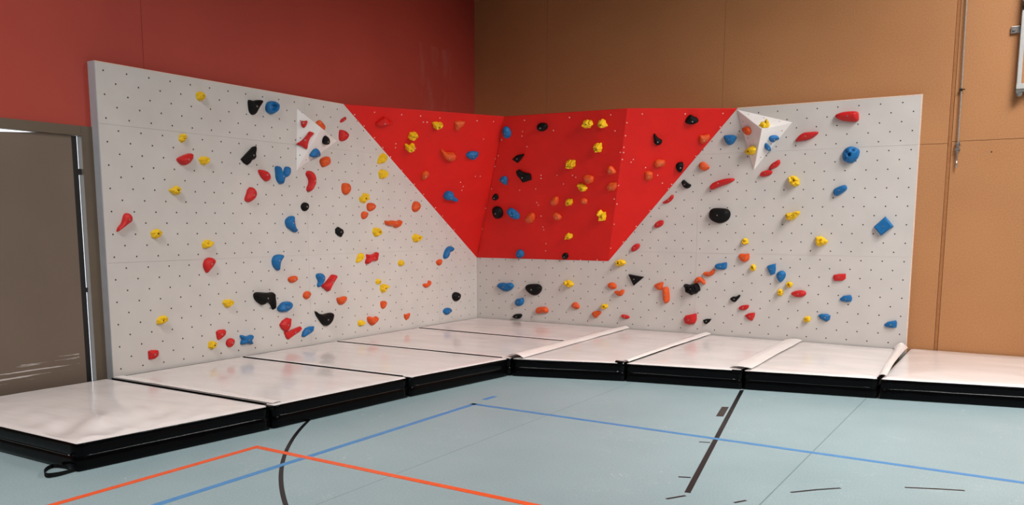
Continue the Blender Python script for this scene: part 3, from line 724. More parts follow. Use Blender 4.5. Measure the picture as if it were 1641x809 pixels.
HOLDS = [
["L","yellow","y",-4.643,2.759,0.035,[-40,-34,-4,-44,31,-29,46,9,28,38,-13,40,-48,19],"yellow knobbly hold alone below the top edge of the door-side grey wall"],
["L","yellow","y",-4.862,2.349,0.031,[-39,-35,-2,-43,30,-18,40,13,24,37,-15,33,-38,13],"small yellow knobbly hold just above the red half-moon hold on the door-side wall"],
["L","red","j",-4.852,2.151,0.066,[-78,-28,-45,-52,-1,-55,39,-37,68,2,79,44,58,59,18,49,-49,22,-89,-3],"red half-moon jug between two yellow holds high on the door-side wall"],
["L","yellow","y",-4.64,2.154,0.037,[-52,-4,-36,-34,5,-43,42,-25,54,10,41,36,-9,37,-44,23],"yellow knobbly hold beside the red half-moon jug, at its own height"],
["L","yellow","y",-4.977,1.858,0.035,[-45,-24,-3,-41,36,-40,52,9,40,35,1,37,-21,18,-60,5],"three-lobed yellow hold a little below the red half-moon jug"],
["L","black","d",-3.997,2.74,0.066,[-76,-38,-56,-78,-24,-88,7,-71,43,-16,92,50,87,71,36,68,-31,51,-78,51],"black rounded triangle hold beside the round blue dish hold"],
["L","blue","r",-3.776,2.755,0.061,[-72,-40,-44,-62,6,-67,60,-38,85,3,80,42,35,65,-16,62,-58,38,-75,-2],"round blue dish-shaped hold with a hollow centre near the top edge"],
["L","black","f",-4.078,2.234,0.06,[30,93,-15,52,-71,6,-120,-40,-86,-75,-44,-94,-15,-76,4,-45,46,-29,67,-7,62,32,73,76,68,106],"black notched axe-head hold between the red half-moon and the white volume"],
["L","red","d",-3.903,2.051,0.054,[-60,3,-31,-34,8,-60,47,-58,71,-34,68,4,40,34,-9,51,-58,53,-76,40],"red teardrop hold touching distance beside the blue Y-shaped hold"],
["L","blue","d",-3.666,2.081,0.074,[-83,1,-80,-52,-57,-95,-20,-114,9,-102,21,-56,74,-30,100,10,97,64,69,77,45,61,29,25,9,-3,-18,22,-40,65,-68,74,-87,54],"blue forked Y-shaped hold under the door-side white volume"],
["L","red","d",-4.098,1.838,0.06,[-29,54,-48,10,-70,-37,-63,-59,-26,-72,13,-59,48,-34,69,2,66,40,37,73,3,81],"red upright oval hold below the red teardrop and the blue Y"],
["L","black","d",-3.348,1.735,0.043,[-39,-34,-2,-50,36,-33,53,1,42,34,2,48,-36,32,-55,2],"small round black hold below the red banana hold"],
["L","red","d",-3.265,2.019,0.069,[-39,50,-15,14,-17,-32,-44,-76,-43,-107,-10,-116,24,-96,53,-57,73,-10,68,46,39,91,-1,111,-32,106,-53,77],"red banana-shaped hold standing upright below the door-side white volume"],
["L","orange","d",-3.026,2.245,0.056,[-57,-42,-26,-63,49,-36,72,-6,58,50,26,61,-49,33,-73,3],"squarish orange hold just under the lower edge of the door-side white volume"],
["L","orange","d",-2.696,1.958,0.059,[-65,-17,-42,-59,9,-73,61,-32,68,17,41,56,-15,63,-58,46],"orange rounded hold alone above the yellow and two small orange holds"],
["L","red","f",-2.712,2.737,0.03,[-33,-33,24,-8,53,20,39,42,-31,5,-52,-25],"tiny red wedge hold above the red drop near the red overhang corner"],
["L","red","d",-2.721,2.56,0.059,[-64,-23,-51,-60,-1,-63,56,-35,80,13,44,50,-11,63,-53,55],"red drop-shaped hold just below the tiny red wedge beside the white volume"],
["VL1","red","d",-0.181,0.042,0.035,[-32,-9,-25,-32,-4,-45,17,-31,31,-3,38,20,32,31,-1,26,-23,30,-33,14],"small red heart-like hold near the top of the door-side white volume"],
["VL1","red","d",-0.165,-0.141,0.045,[-96,-46,-57,-55,-21,-78,3,-93,16,-77,21,-40,36,6,53,38,78,61,91,82,47,100,33,93,5,51,-33,10,-75,-18,-100,-32],"red bone-shaped hold slanting across the door-side white volume"],
["VL3","orange","d",0.096,0.034,0.05,[49,-49,57,-19,38,21,1,50,-36,56,-56,36,-50,-1,-21,-38,19,-57],"orange hold peeking over the upper edge of the door-side white volume"],
["VL2","black","d",0.207,-0.124,0.04,[-25,-43,23,-49,67,-39,78,-16,66,15,18,43,-33,51,-66,42,-73,15,-57,-20],"oval black hold near the tip of the door-side white volume"],
["VL2","blue","d",0.096,-0.295,0.05,[-51,-46,0,-47,70,-33,100,-9,86,22,31,54,-16,57,-54,36,-80,-4,-86,-30],"blue hold on the lower edge of the door-side white volume"],
["L","red","d",-5.507,1.556,0.05,[-52,-72,-16,-48,31,-17,65,7,72,44,51,76,22,81,-4,62,-27,-2,-66,-48,-76,-84],"long red comma-shaped hold on the very edge of the wall beside the door"],
["L","yellow","y",-5.199,1.453,0.037,[-50,-12,-31,-40,12,-43,48,-16,54,16,28,41,-16,37,-44,17],"round yellow hold between the red comma hold and another yellow hold"],
["L","yellow","y",-4.649,1.349,0.039,[-54,-18,-34,-42,27,-36,63,-6,60,21,19,42,-29,32,-52,7],"yellow knobbly hold directly above the red drop with its point down"],
["L","red","d",-4.643,1.144,0.057,[-59,-16,-42,-54,-24,-79,7,-56,45,-21,75,24,66,53,19,73,-31,58,-57,18],"red drop-shaped hold with its point down, under a yellow knobbly hold"],
["L","yellow","y",-5.189,0.648,0.037,[-49,-30,-13,-36,38,-25,62,6,46,37,3,43,-38,21,-51,-16],"yellow lumpy hold low on the wall, above the red D-shaped hold"],
["L","red","f",-5.294,0.34,0.038,[-49,-8,-47,-44,11,-44,49,-22,55,7,48,34,-16,42,-49,34],"red D-shaped hold lowest at the door end, just above the mats"],
["L","yellow","y",-4.64,0.348,0.035,[-33,-33,4,-39,47,-22,49,18,8,40,-29,36,-46,0],"small yellow hold just above the mats beside the two small red holds"],
["L","red","f",-4.533,0.445,0.04,[-47,-27,-34,-59,5,-45,52,-11,59,25,42,44,-22,44,-55,28],"red angular hold, upper of the two small red ones by the blue bow"],
["L","red","d",-4.423,0.345,0.04,[-43,-21,-16,-46,15,-42,43,-13,47,23,19,43,-18,40,-46,16],"small round red hold beside the blue bow-tie hold just above the mats"],
["L","blue","d",-4.222,0.351,0.056,[-72,34,-55,13,-65,-8,-73,-37,-40,-44,-5,-41,29,-45,70,-56,76,-38,58,-11,73,6,75,43,38,43,-1,37,-35,51,-73,54],"blue bow-tie block hold just above the mats"],
["L","yellow","y",-4.437,0.751,0.039,[-48,-6,-34,-29,2,-46,42,-35,70,-1,46,30,6,36,-30,35,-55,17],"yellow knobbly hold on the door side of the big black boot-shaped hold"],
["L","blue","d",-3.554,1.536,0.065,[-61,-27,-20,-51,23,-75,64,-79,78,-56,46,-17,30,40,25,94,-26,90,-73,59,-85,21],"blue crescent hold with a curled tail, upper of the two blue crescents"],
["L","black","f",-2.823,1.454,0.044,[-58,-13,-22,-42,30,-59,70,-8,57,27,-18,60,-59,34],"small black diamond hold in the middle of the door-side wall"],
["L","blue","d",-3.765,1.139,0.062,[-61,-42,-19,-82,16,-89,22,-55,29,-2,61,39,72,73,6,81,-51,62,-75,15],"blue crescent hold, lower of the two, above the black boot-shaped hold"],
["L","orange","d",-3.559,0.942,0.041,[-55,-18,-12,-36,34,-27,61,-5,47,35,-14,34,-61,17],"small orange hold above the gap between black boot and blue ribbed hold"],
["L","blue","d",-3.157,0.916,0.056,[-45,25,-22,-17,-37,-66,-8,-84,21,-60,56,-21,69,29,37,69,-24,72,-49,55],"small blue upright hold touching the red flared hold"],
["L","red","d",-3.004,0.879,0.069,[-77,-71,-28,-105,14,-52,53,-3,95,46,93,79,42,86,-2,51,-61,3,-129,-33],"red flared horn-shaped hold touching the small blue upright hold"],
["L","orange","d",-3.358,0.753,0.041,[-39,-28,1,-45,36,-26,57,13,26,45,-28,38,-53,4],"small orange egg-shaped hold below the blue and red touching pair"],
["L","orange","j",-2.822,0.655,0.058,[-56,-12,-27,-46,32,-47,72,-1,73,43,-31,34,-63,30],"orange cup-shaped hold above the black fang-shaped hold"],
["L","black","d",-3.943,0.743,0.075,[-146,19,-101,-22,-51,-48,-14,-33,27,-25,64,-60,87,-109,116,-102,121,-45,112,22,100,76,27,78,-56,87,-126,92,-160,70],"big black boot-shaped hold beside the blue ribbed oval hold"],
["L","blue","g",-3.69,0.648,0.064,[-72,-42,-23,-52,41,-48,88,-17,98,31,58,58,-18,56,-69,25,-101,-11],"blue ribbed oval hold under the toe of the black boot-shaped hold"],
["L","black","d",-3.1,0.479,0.07,[-127,39,-85,-16,-39,-71,16,-99,64,-92,112,-55,140,15,121,43,64,46,-21,40,-104,61,-141,89],"large black fang-shaped hold with a curved point low on the wall"],
["L","red","f",-3.682,0.454,0.055,[-61,-34,-12,-72,39,-64,67,-18,75,60,20,75,-45,48,-84,7],"red angular block hold sitting on top of the red bar hold"],
["L","red","f",-3.58,0.361,0.054,[-104,-45,-74,-74,-1,-37,92,-2,127,28,107,54,28,39,-50,21,-126,16],"red slanting bar hold below the red angular block, just above the mats"],
["L","blue","f",-3.363,0.343,0.048,[-59,-55,-5,-37,50,-19,86,2,94,52,26,55,-34,41,-70,5,-88,-43],"blue angular hold beside the slanting red bar, just above the mats"],
["L","yellow","y",-2.064,2.337,0.05,[-59,-55,-18,-59,51,-24,87,24,47,70,2,63,-43,19,-68,-38],"yellow lumpy hold against the diagonal edge of the red overhang, upper of two"],
["L","yellow","y",-2.042,2.156,0.05,[-61,-40,-11,-58,52,-39,70,7,44,51,-25,56,-70,22],"round yellow hold below the yellow one against the red diagonal edge"],
["L","yellow","y",-2.397,1.857,0.047,[-60,-35,-12,-62,37,-44,72,12,56,49,8,61,-26,21,-75,-3],"crooked yellow hold just above the two small round orange holds"],
["L","orange","d",-2.273,1.754,0.051,[-54,-39,-5,-54,56,-26,71,14,32,45,-35,45,-65,16],"small round orange hold, upper of the pair below a crooked yellow hold"],
["L","orange","d",-2.388,1.653,0.041,[-42,-35,3,-46,47,-12,48,32,-7,45,-50,16],"small round orange hold, lower of the pair below a crooked yellow hold"],
["L","orange","d",-1.869,1.557,0.069,[-139,-13,-80,-27,-9,-32,44,-55,109,-43,143,3,137,45,64,26,-25,37,-96,26,-148,32],"long orange dumbbell-shaped hold lying flat, above a yellow hold"],
["L","orange","d",-1.411,1.77,0.061,[-63,-42,-18,-67,40,-52,75,-8,65,44,12,72,-42,54,-70,-1],"orange egg-shaped hold near the red diagonal, above a yellow hold"],
["L","yellow","y",-2.176,1.453,0.048,[-47,-45,10,-59,65,-23,73,16,13,50,-45,45,-69,16],"yellow hold beneath the door-facing end of the orange dumbbell hold"],
["L","yellow","y",-1.403,1.369,0.052,[-55,-47,22,-55,81,-17,81,24,5,51,-53,42,-80,2],"yellow knobbly hold below the orange egg-shaped hold"],
["L","yellow","y",-2.497,1.136,0.044,[-60,-34,-42,-48,9,-43,66,-6,68,46,25,65,-19,40,-47,-20],"yellow hold immediately beside the red bow-tie hold"],
["L","red","d",-2.287,1.138,0.068,[-77,-2,-93,-28,-99,-67,-52,-68,14,-41,86,-43,101,1,111,55,98,68,30,43,-36,38,-83,43],"red bow-tie hold immediately beside a yellow hold"],
["L","yellow","y",-1.724,1.051,0.035,[-46,-18,-12,-38,37,-29,56,4,33,35,-19,37,-49,10],"small yellow hold alone between the red bow-tie and a small orange hold"],
["L","orange","d",-0.915,1.031,0.041,[-29,-38,24,-39,51,-4,38,39,-18,35,-67,7],"small orange hold just below the blue club-shaped hold"],
["L","blue","d",-0.723,1.162,0.066,[-46,-87,-5,-59,22,-5,70,6,105,46,64,81,13,76,-44,43,-89,-26,-90,-76],"blue club-shaped hold under the red diagonal near the corner"],
["L","yellow","y",-2.165,0.839,0.03,[-27,-29,19,-31,44,-2,26,30,-20,29,-40,3],"tiny yellow hold, upper of two together below the red bow-tie"],
["L","yellow","y",-2.056,0.754,0.046,[-53,-45,-7,-57,30,-23,64,-6,71,30,10,49,-45,41,-71,11],"lumpy yellow hold, lower of two together below the red bow-tie"],
["L","orange","d",-1.192,0.747,0.044,[-69,-23,-28,-44,26,-37,68,-6,69,33,37,49,17,11,-36,14,-84,3],"small orange hooked hold below the small orange and blue club pair"],
["L","orange","d",-2.074,0.546,0.042,[-39,-30,-7,-53,27,-36,53,8,35,41,-21,44,-49,26],"orange drop-shaped hold above the orange heart-shaped hold"],
["L","orange","d",-2.284,0.372,0.06,[-81,-12,-48,-46,-3,-67,46,-50,82,-22,94,13,62,40,21,25,-18,40,-66,48,-90,31],"orange heart-shaped hold just above the mats"],
["L","yellow","y",-2.491,0.35,0.034,[-42,-22,-4,-35,40,-25,57,4,24,38,-28,35,-47,5],"small yellow hold touching distance from the orange heart-shaped hold"],
["L","orange","f",-1.615,0.356,0.037,[-51,-15,-17,-53,29,-35,59,7,54,38,-15,27,-59,31],"small orange tooth-shaped hold low on the wall beyond the orange heart"],
["L","blue","d",-0.749,0.344,0.054,[-69,-21,-8,-49,50,-32,95,-1,51,44,-34,45,-85,15],"round blue hold just below the black oval near the corner"],
["L","black","d",-0.541,0.535,0.063,[-56,-41,-4,-66,55,-54,84,0,67,45,-3,63,-62,46,-80,6],"black oval hold close to the inner corner, above a round blue hold"],
["RL","scarlet","f",-1.888,2.018,0.07,[-74,-44,-22,-45,82,-28,111,6,44,37,-3,70,-48,26,-91,-21],"big red wedge hold camouflaged on the red slope near its top corner"],
["RL","yellow","y",-1.167,2.034,0.055,[-45,-37,-3,-55,45,-39,65,1,45,39,6,32,-39,38,-73,21],"yellow hold near the top edge of the red slope, beside an orange wedge"],
["RL","orange","f",-0.874,2.045,0.049,[-51,-15,-27,-65,9,-70,23,-28,67,6,72,62,-16,63,-76,46],"orange wedge hold near the top edge of the red slope"],
["RL","yellow","y",-1.467,1.86,0.056,[-38,-41,-3,-51,43,-36,63,8,48,48,-11,54,-48,34,-54,-17],"yellow hold on the red slope, upper of two close together"],
["RL","yellow","y",-1.469,1.714,0.057,[-30,-55,23,-63,60,-30,57,26,20,55,-9,18,-51,36,-71,14],"yellow crescent-like hold on the red slope, lower of two close together"],
["RL","orange","d",-0.908,1.628,0.071,[-72,-26,-7,-71,63,-81,107,-44,101,10,59,34,-22,35,-96,66,-133,77],"orange fang-shaped hold on the red slope beside a blue hold"],
["RL","blue","f",-0.562,1.642,0.056,[-67,-31,-3,-63,53,-64,88,-5,77,52,8,59,-62,47,-94,5],"blue angular hold on the red slope beside the orange fang"],
["RL","orange","d",-1.164,1.318,0.047,[-19,-61,20,-46,50,4,41,52,-7,64,-45,27,-40,-40],"small orange bean hold alone near the diagonal on the red slope"],
["RL","blue","d",-0.706,1.01,0.071,[-65,-42,-24,-41,50,-57,115,-67,114,-32,46,10,17,66,-45,87,-95,69,-114,6],"blue snail-shaped hold low on the red slope above the diagonal"],
["RC","blue","d",0.948,1.8,0.059,[-53,-23,-37,-65,9,-76,56,-40,65,26,29,77,-20,75,-48,27],"blue oval hold at the top crease between two red slopes"],
["RC","black","d",1.493,1.838,0.055,[-67,-25,-27,-51,26,-49,71,-20,76,33,26,52,-36,48,-69,10],"round black hold near the top edge of the middle red slope"],
["RC","yellow","y",2.138,1.839,0.058,[-39,-46,17,-52,63,-16,65,27,6,49,-41,42,-71,-3],"yellow knobbly hold at the top of the middle slope, nearer the black round one"],
["RC","yellow","y",2.337,1.826,0.055,[-46,-35,-1,-48,60,-36,46,15,30,52,-26,51,-62,2],"yellow spiky hold at the top of the middle slope, nearer the outer crease"],
["RC","yellow","y",2.228,1.537,0.057,[-34,-48,15,-60,49,-25,53,48,12,55,-38,45,-57,-15],"yellow knobbly hold below the pair of yellow holds at the slope top"],
["RC","yellow","y",1.81,1.345,0.062,[-49,-48,15,-61,57,-24,69,35,18,53,-44,42,-66,2],"squarish yellow hold alone in the centre of the middle red slope"],
["RC","black","f",1.062,1.454,0.046,[-39,-69,15,-29,75,25,91,52,-35,35,-108,-15],"small black arrowhead hold above the larger black shard"],
["RC","black","f",1.073,1.209,0.06,[-87,16,-50,-36,-23,-89,56,-68,113,-56,118,22,17,48,-54,90,-90,74],"larger black shard hold below the small black arrowhead"],
["RC","blue","f",0.755,1.162,0.045,[-30,-48,31,-73,61,14,38,56,-24,46,-75,4],"blue angular hold beside the black shard along the inner crease"],
["RC","black","d",0.555,0.919,0.04,[-46,-28,-9,-44,41,-20,50,31,7,50,-43,11],"smallest round black hold along the inner crease, above a larger black oval"],
["RC","black","d",0.54,0.7,0.075,[-70,-54,-33,-88,38,-79,84,-18,80,53,20,87,-45,75,-75,23],"black oval hold at the inner crease beside the blue ridged hold"],
["RC","blue","g",0.8,0.677,0.069,[-59,-39,10,-76,69,-70,84,-3,25,58,-36,85,-94,44],"blue ridged hold slanting beside the black oval on the middle slope"],
["RC","orange","d",1.047,0.611,0.063,[-73,-34,-41,-68,27,-58,73,2,79,74,2,68,-68,17],"orange rounded hold beside the blue ridged hold on the middle slope"],
["RC","orange","d",1.479,0.851,0.051,[-43,-56,21,-51,58,6,52,58,-21,51,-67,-7],"orange hold beside the small square yellow hold on the middle slope"],
["RC","yellow","y",1.692,0.835,0.047,[-41,-42,18,-42,50,0,43,40,-19,41,-51,2],"small square yellow hold between two orange holds on the middle slope"],
["RC","orange","d",1.911,0.842,0.037,[-39,-23,3,-44,40,-21,44,21,-5,44,-43,22],"tiny orange hold below the yellow leaf-shaped hold on the middle slope"],
["RC","orange","d",1.476,0.632,0.048,[-55,-23,2,-53,51,-32,55,6,2,59,-55,42],"small orange wedge lowest of the orange holds in the slope centre"],
["RC","orange","d",2.029,1.137,0.054,[-56,-20,-33,-60,34,-50,73,3,58,37,-12,55,-63,35],"orange hold directly above the yellow leaf-shaped hold on the middle slope"],
["RC","yellow","y",1.924,1.028,0.053,[-49,-24,2,-54,55,-27,53,12,0,50,-61,43],"yellow leaf-shaped hold directly below an orange hold on the middle slope"],
["RC","orange","d",2.362,1.239,0.045,[-41,-38,15,-48,55,-28,35,26,-11,60,-53,29],"orange hold by the outer crease, upper of the two there"],
["RC","orange","f",2.329,1.028,0.047,[-65,-24,-44,-52,34,-48,70,-5,74,57,-13,51,-55,20],"square orange hold by the outer crease, lower of the two there"],
["RC","yellow","y",2.136,0.652,0.06,[-35,-54,1,-74,43,-54,54,31,12,45,-19,74,-56,32],"tall yellow lumpy hold low beside the outer crease of the middle slope"],
["RC","yellow","y",1.596,0.356,0.047,[-46,-37,16,-42,59,3,37,33,-15,41,-51,2],"small yellow hold lowest on the middle red slope"],
["RC","blue","d",0.762,0.079,0.055,[-59,-42,-17,-66,53,-33,71,19,37,62,-23,55,-62,6],"blue round hold on the bottom edge of the middle red slope"],
["RC","black","d",1.481,0.063,0.039,[-29,-44,23,-39,48,7,26,44,-20,37,-48,-4],"small round black hold on the bottom edge of the middle red slope"],
["RR","black","d",0.831,1.931,0.055,[-59,-39,-2,-51,48,-38,81,-13,72,21,19,45,-25,65,-60,28,-74,-18],"black cap-shaped hold at the top of the brown-side red slope"],
["RR","black","d",0.442,1.687,0.046,[-33,-6,-24,-49,16,-70,55,-53,66,-10,20,16,-16,54,-39,75,-45,43],"black boot-like hold with upturned tip on the brown-side red slope"],
["RR","orange","d",0.511,1.382,0.051,[-47,-47,17,-49,66,-20,63,31,15,46,-47,39,-67,1],"orange oval hold on the brown-side red slope, upper of two together"],
["RR","orange","d",0.394,1.219,0.049,[-31,-53,17,-60,51,-26,48,37,3,60,-42,46,-47,-4],"orange round hold on the brown-side red slope, lower of two together"],
["RR","orange","d",1.015,1.7,0.051,[-42,-45,-6,-60,36,-38,66,11,55,54,2,45,-55,40,-56,-7],"orange cup-like hold on the diagonal edge of the brown-side red slope"],
["RR","black","d",0.769,1.34,0.048,[-24,-57,21,-75,43,-21,37,50,7,57,-34,45,-49,1],"black hold on the red side of the brown-side diagonal edge"],
["R","black","d",3.159,2.044,0.043,[-32,-31,6,-51,50,-41,66,-9,26,13,-19,51,-41,48,-56,19],"black half-round hold just off the diagonal, on grey below its black twin"],
["R","red","d",2.935,1.858,0.039,[-72,-42,-33,-47,23,-26,62,15,66,53,43,58,17,27,-34,-9,-72,-29],"thin red curved hold along the brown-side diagonal below the black half-round"],
["R","red","d",2.813,1.551,0.043,[-46,-43,7,-37,58,-4,62,45,16,49,-41,17,-56,-26],"small red oval hold along the diagonal, between the thin red and another red"],
["R","orange","d",3.382,2.251,0.048,[-43,-30,16,-50,64,-27,67,-1,2,54,-45,48,-61,7],"orange hold on grey between the diagonal and the long red spindle"],
["R","blue","d",3.699,2.56,0.057,[-52,-37,-16,-63,31,-53,64,-10,73,24,31,50,-51,52,-80,38],"blue hold on grey beside the brown-side white volume"],
["R","red","d",3.601,2.037,0.07,[-123,-67,-76,-60,7,-27,99,3,160,35,159,62,66,62,-48,35,-110,2,-134,-44],"long red spindle hold below the brown-side white volume, above the black disc"],
["R","black","d",3.592,1.66,0.075,[-111,-40,-74,-71,1,-96,74,-81,125,-41,141,24,110,71,37,86,-69,87,-110,59,-123,1],"large smooth black disc hold below the long red spindle"],
["VR1","orange","d",-0.266,0.016,0.045,[-53,-5,-27,-41,21,-57,65,-39,75,-10,47,30,-9,44,-49,35,-70,42],"orange oval hold on the shaded side of the brown-side white volume"],
["VR1","yellow","y",-0.222,-0.217,0.045,[-54,-42,1,-58,65,-31,78,18,47,44,-11,45,-48,28,-77,-5],"yellow knobbly hold near the bottom tip of the brown-side white volume"],
["VR2","yellow","y",0.039,0.093,0.04,[-31,-67,16,-72,48,-41,41,22,24,68,1,73,-7,24,-31,16,-62,-23],"yellow hold standing on the top face of the brown-side white volume"],
["VR3","blue","d",0.184,-0.105,0.035,[-27,-42,12,-41,21,-20,56,-8,55,18,24,37,-20,38,-59,24,-63,-6],"blue bean hold on the brown-side white volume, upper of two"],
["VR3","blue","d",0.135,-0.212,0.035,[-14,-29,25,-46,52,-38,38,-1,7,25,-27,46,-42,40,-39,3],"blue bean hold on the brown-side white volume, lower of two"],
["R","red","d",4.237,2.241,0.042,[-38,-50,25,-27,59,15,49,57,11,42,-41,8,-64,-45],"red pod-shaped hold below the brown-side volume, upper of the touching pair"],
["R","red","d",4.139,2.147,0.043,[-56,-37,20,-31,68,-5,66,27,17,37,-47,20,-68,-11],"red pod-shaped hold below the brown-side volume, lower of the touching pair"],
["R","red","d",5.022,2.738,0.075,[-109,-20,-39,-45,58,-59,105,-50,106,6,91,46,14,56,-83,48,-144,18],"large red bullet-shaped hold near the top edge of the brown-side wall"],
["R","red","d",4.582,2.547,0.063,[-115,-52,-49,-47,32,-35,101,3,129,38,109,47,38,47,-33,41,-92,3,-121,-44],"red wing-shaped hold between the white volume and the red bullet hold"],
["R","blue","p",5.068,2.325,0.08,[-83,-51,-52,-80,17,-95,68,-51,85,-11,86,43,37,77,-12,87,-60,65,-86,16],"large blue hold with pockets below the red bullet hold"],
["R","yellow","y",4.459,2.051,0.061,[-49,-11,-16,-54,36,-66,66,-31,57,18,10,57,-42,56,-62,31],"yellow knobbly hold beside the red pod pair, above another yellow hold"],
["R","blue","d",4.969,1.933,0.052,[-62,-45,-25,-60,32,-30,75,10,67,51,28,56,-49,23,-67,-7],"blue lumpy hold midway between the large blue pocket hold and blue square"],
["R","yellow","y",4.461,1.656,0.061,[-64,-40,-28,-57,20,-44,66,-8,83,40,57,55,2,34,-57,28,-80,-8],"yellow bunched hold on the side of the black disc away from the corner"],
["R","blue","s",5.445,1.533,0.05,[-20,-102,104,-1,14,108,-99,-6],"blue square plate hold standing on its corner near the wall end"],
["R","yellow","y",4.793,1.361,0.06,[-53,-26,-21,-59,19,-42,69,-25,69,11,15,52,-36,58,-62,31],"yellow triangular lumpy hold between the blue square and the yellow bunched hold"],
["R","yellow","y",3.919,1.347,0.04,[-34,-25,-2,-38,38,-24,43,7,17,40,-23,37,-39,2],"round yellow hold just above the orange hold on the brown-side wall"],
["R","orange","d",3.922,1.162,0.05,[-46,-40,-1,-61,48,-37,61,7,49,45,5,37,-45,40,-71,9],"orange hold sandwiched between two yellow holds on the brown-side wall"],
["R","yellow","y",4.031,1.038,0.036,[-22,-40,20,-34,34,1,17,36,-16,38,-34,-1],"tiny yellow hold just below the orange hold on the brown-side wall"],
["R","blue","f",4.252,1.026,0.043,[-37,-22,-9,-74,40,-53,49,2,42,67,-29,48,-56,32],"blue angular hold, upper of the touching blue pair above two small yellows"],
["R","blue","d",4.361,0.948,0.05,[-32,-45,1,-73,42,-30,56,30,17,65,-32,48,-52,4],"blue hold, lower of the touching blue pair above two small yellows"],
["R","yellow","y",4.464,0.854,0.036,[-21,-38,21,-32,40,4,18,29,-18,32,-40,5],"tiny yellow hold, upper of two between the blue pair and red oval"],
["R","yellow","y",4.362,0.756,0.037,[-21,-41,21,-35,35,3,18,35,-18,38,-34,0],"tiny yellow hold by the pointed end of the red oval"],
["R","red","d",4.578,0.751,0.049,[-50,-36,24,-39,75,-13,73,26,20,41,-53,25,-89,-3],"red lying oval hold beside two tiny yellow holds"],
["R","red","f",5.013,0.958,0.042,[-53,-44,37,-39,71,-14,68,42,3,38,-62,23,-65,-5],"red rectangular block hold above three blue holds near the wall end"],
["R","blue","f",5.101,0.716,0.039,[-59,-27,1,-36,56,-27,61,15,46,46,-32,32,-72,-2],"blue wedge hold directly below the red rectangular block"],
["R","blue","f",4.877,0.495,0.039,[-48,-22,11,-51,55,-31,64,19,31,36,-40,34,-74,15],"blue wedge hold low beside a small yellow hold"],
["R","blue","f",5.584,0.454,0.039,[-53,-31,4,-37,56,-28,57,24,46,50,-37,28,-75,-6],"blue wedge hold lowest at the brown end of the wall"],
["R","yellow","y",4.68,0.457,0.037,[-23,-34,29,-29,44,15,16,37,-25,22,-40,-12],"small yellow hold low on the wall beside a blue wedge"],
["R","red","f",4.024,0.451,0.038,[-28,-40,22,-55,48,3,51,48,-20,37,-73,7],"red triangular hold below the small red lozenge and black hook"],
["R","red","d",3.938,0.553,0.037,[-48,-31,26,-27,59,9,51,33,-27,22,-60,-5],"small red lozenge hold between the black hook and red triangle"],
["R","black","d",3.831,0.662,0.038,[-43,-37,-6,-49,33,-11,59,29,45,44,7,19,-31,17,-65,-11],"small black hook hold above the small red lozenge"],
["R","blue","d",3.645,1.048,0.05,[-60,-39,8,-46,56,-33,67,10,57,46,5,35,-52,26,-81,1],"blue hold at the upper end of the orange crescent chain"],
["R","orange","d",3.491,0.957,0.042,[-65,-27,-31,-41,22,-37,66,-3,72,40,44,43,6,14,-43,12,-72,-2],"orange crescent hold just below the blue hold on the brown-side wall"],
["R","orange","d",3.373,0.846,0.046,[-58,-29,-28,-24,11,-7,46,-30,71,-33,70,9,29,46,-21,55,-56,29,-66,-16],"orange arch-shaped hold leaning on the big lumpy black hold"],
["R","black","y",3.285,0.755,0.07,[-98,-25,-60,-68,1,-79,60,-51,99,-26,92,2,86,50,36,63,-23,49,-84,53,-110,32],"big lumpy black hold beneath the orange arch-shaped hold"],
["R","orange","d",2.94,0.661,0.061,[-36,-53,-13,-105,18,-102,46,-59,37,49,19,97,-25,97,-45,75],"upright orange bar hold below a small orange hold"],
["R","orange","d",2.837,0.765,0.045,[-43,-24,-11,-47,41,-37,54,15,53,57,-30,32,-63,4],"small orange hold touching the top of the upright orange bar"],
["R","black","f",2.511,0.849,0.05,[-62,-18,-23,-91,62,-18,117,28,2,44,-96,55],"flat black triangle hold with its point down below the red slope"],
["R","orange","d",2.179,0.743,0.045,[-38,-31,7,-45,58,-26,61,14,16,45,-40,37,-64,5],"round orange hold just above an orange half-moon, below the red slope"],
["R","orange","j",2.291,0.663,0.052,[-43,-37,9,-51,53,-18,67,29,36,38,-4,16,-44,22,-75,2],"orange half-moon hold just below the round orange hold"],
["R","yellow","y",2.289,1.047,0.055,[-54,-33,-5,-44,60,-22,77,18,26,47,-40,36,-64,-1],"flat oval yellow hold just under the bottom corner of the red slope"],
["R","red","d",2.5,1.251,0.043,[-45,-52,15,-33,57,7,56,47,13,50,-40,16,-56,-34],"red oval hold lowest along the brown-side diagonal"],
["R","yellow","y",2.068,0.464,0.042,[-37,-28,5,-38,45,-15,53,22,10,36,-28,28,-48,-4],"small yellow hold just above an orange cone hold near the mats"],
["R","red","d",2.377,0.346,0.033,[-42,-17,14,-29,60,-10,46,13,-20,26,-58,17],"small flat red hold just above the mats beside the orange cone hold"],
["R","red","f",3.272,0.37,0.08,[-68,-59,-17,-71,59,-51,78,-1,75,77,20,64,-61,43,-88,-2],"big red faceted block hold just above the mats"],
["R","black","f",3.482,0.356,0.03,[-34,-27,-4,-39,35,-7,59,33,-6,29,-49,11],"small black wedge hold beside the big red faceted block"],
["R","blue","g",0.501,0.669,0.07,[-92,-37,-33,-68,38,-71,120,-28,139,22,85,54,14,43,-33,49,-104,38,-133,-3],"blue lip-shaped hold beside the black oval near the inner corner"],
["R","black","d",0.969,0.648,0.075,[-116,-16,-70,-57,-2,-85,66,-76,122,-25,135,34,87,70,-3,73,-94,59,-125,23],"big smooth black oval hold under the red slope beside blue lips"],
["R","yellow","y",1.528,0.746,0.057,[-43,-33,21,-49,64,-29,70,13,9,48,-44,43,-76,7],"oval yellow hold alone under the middle of the red slope"],
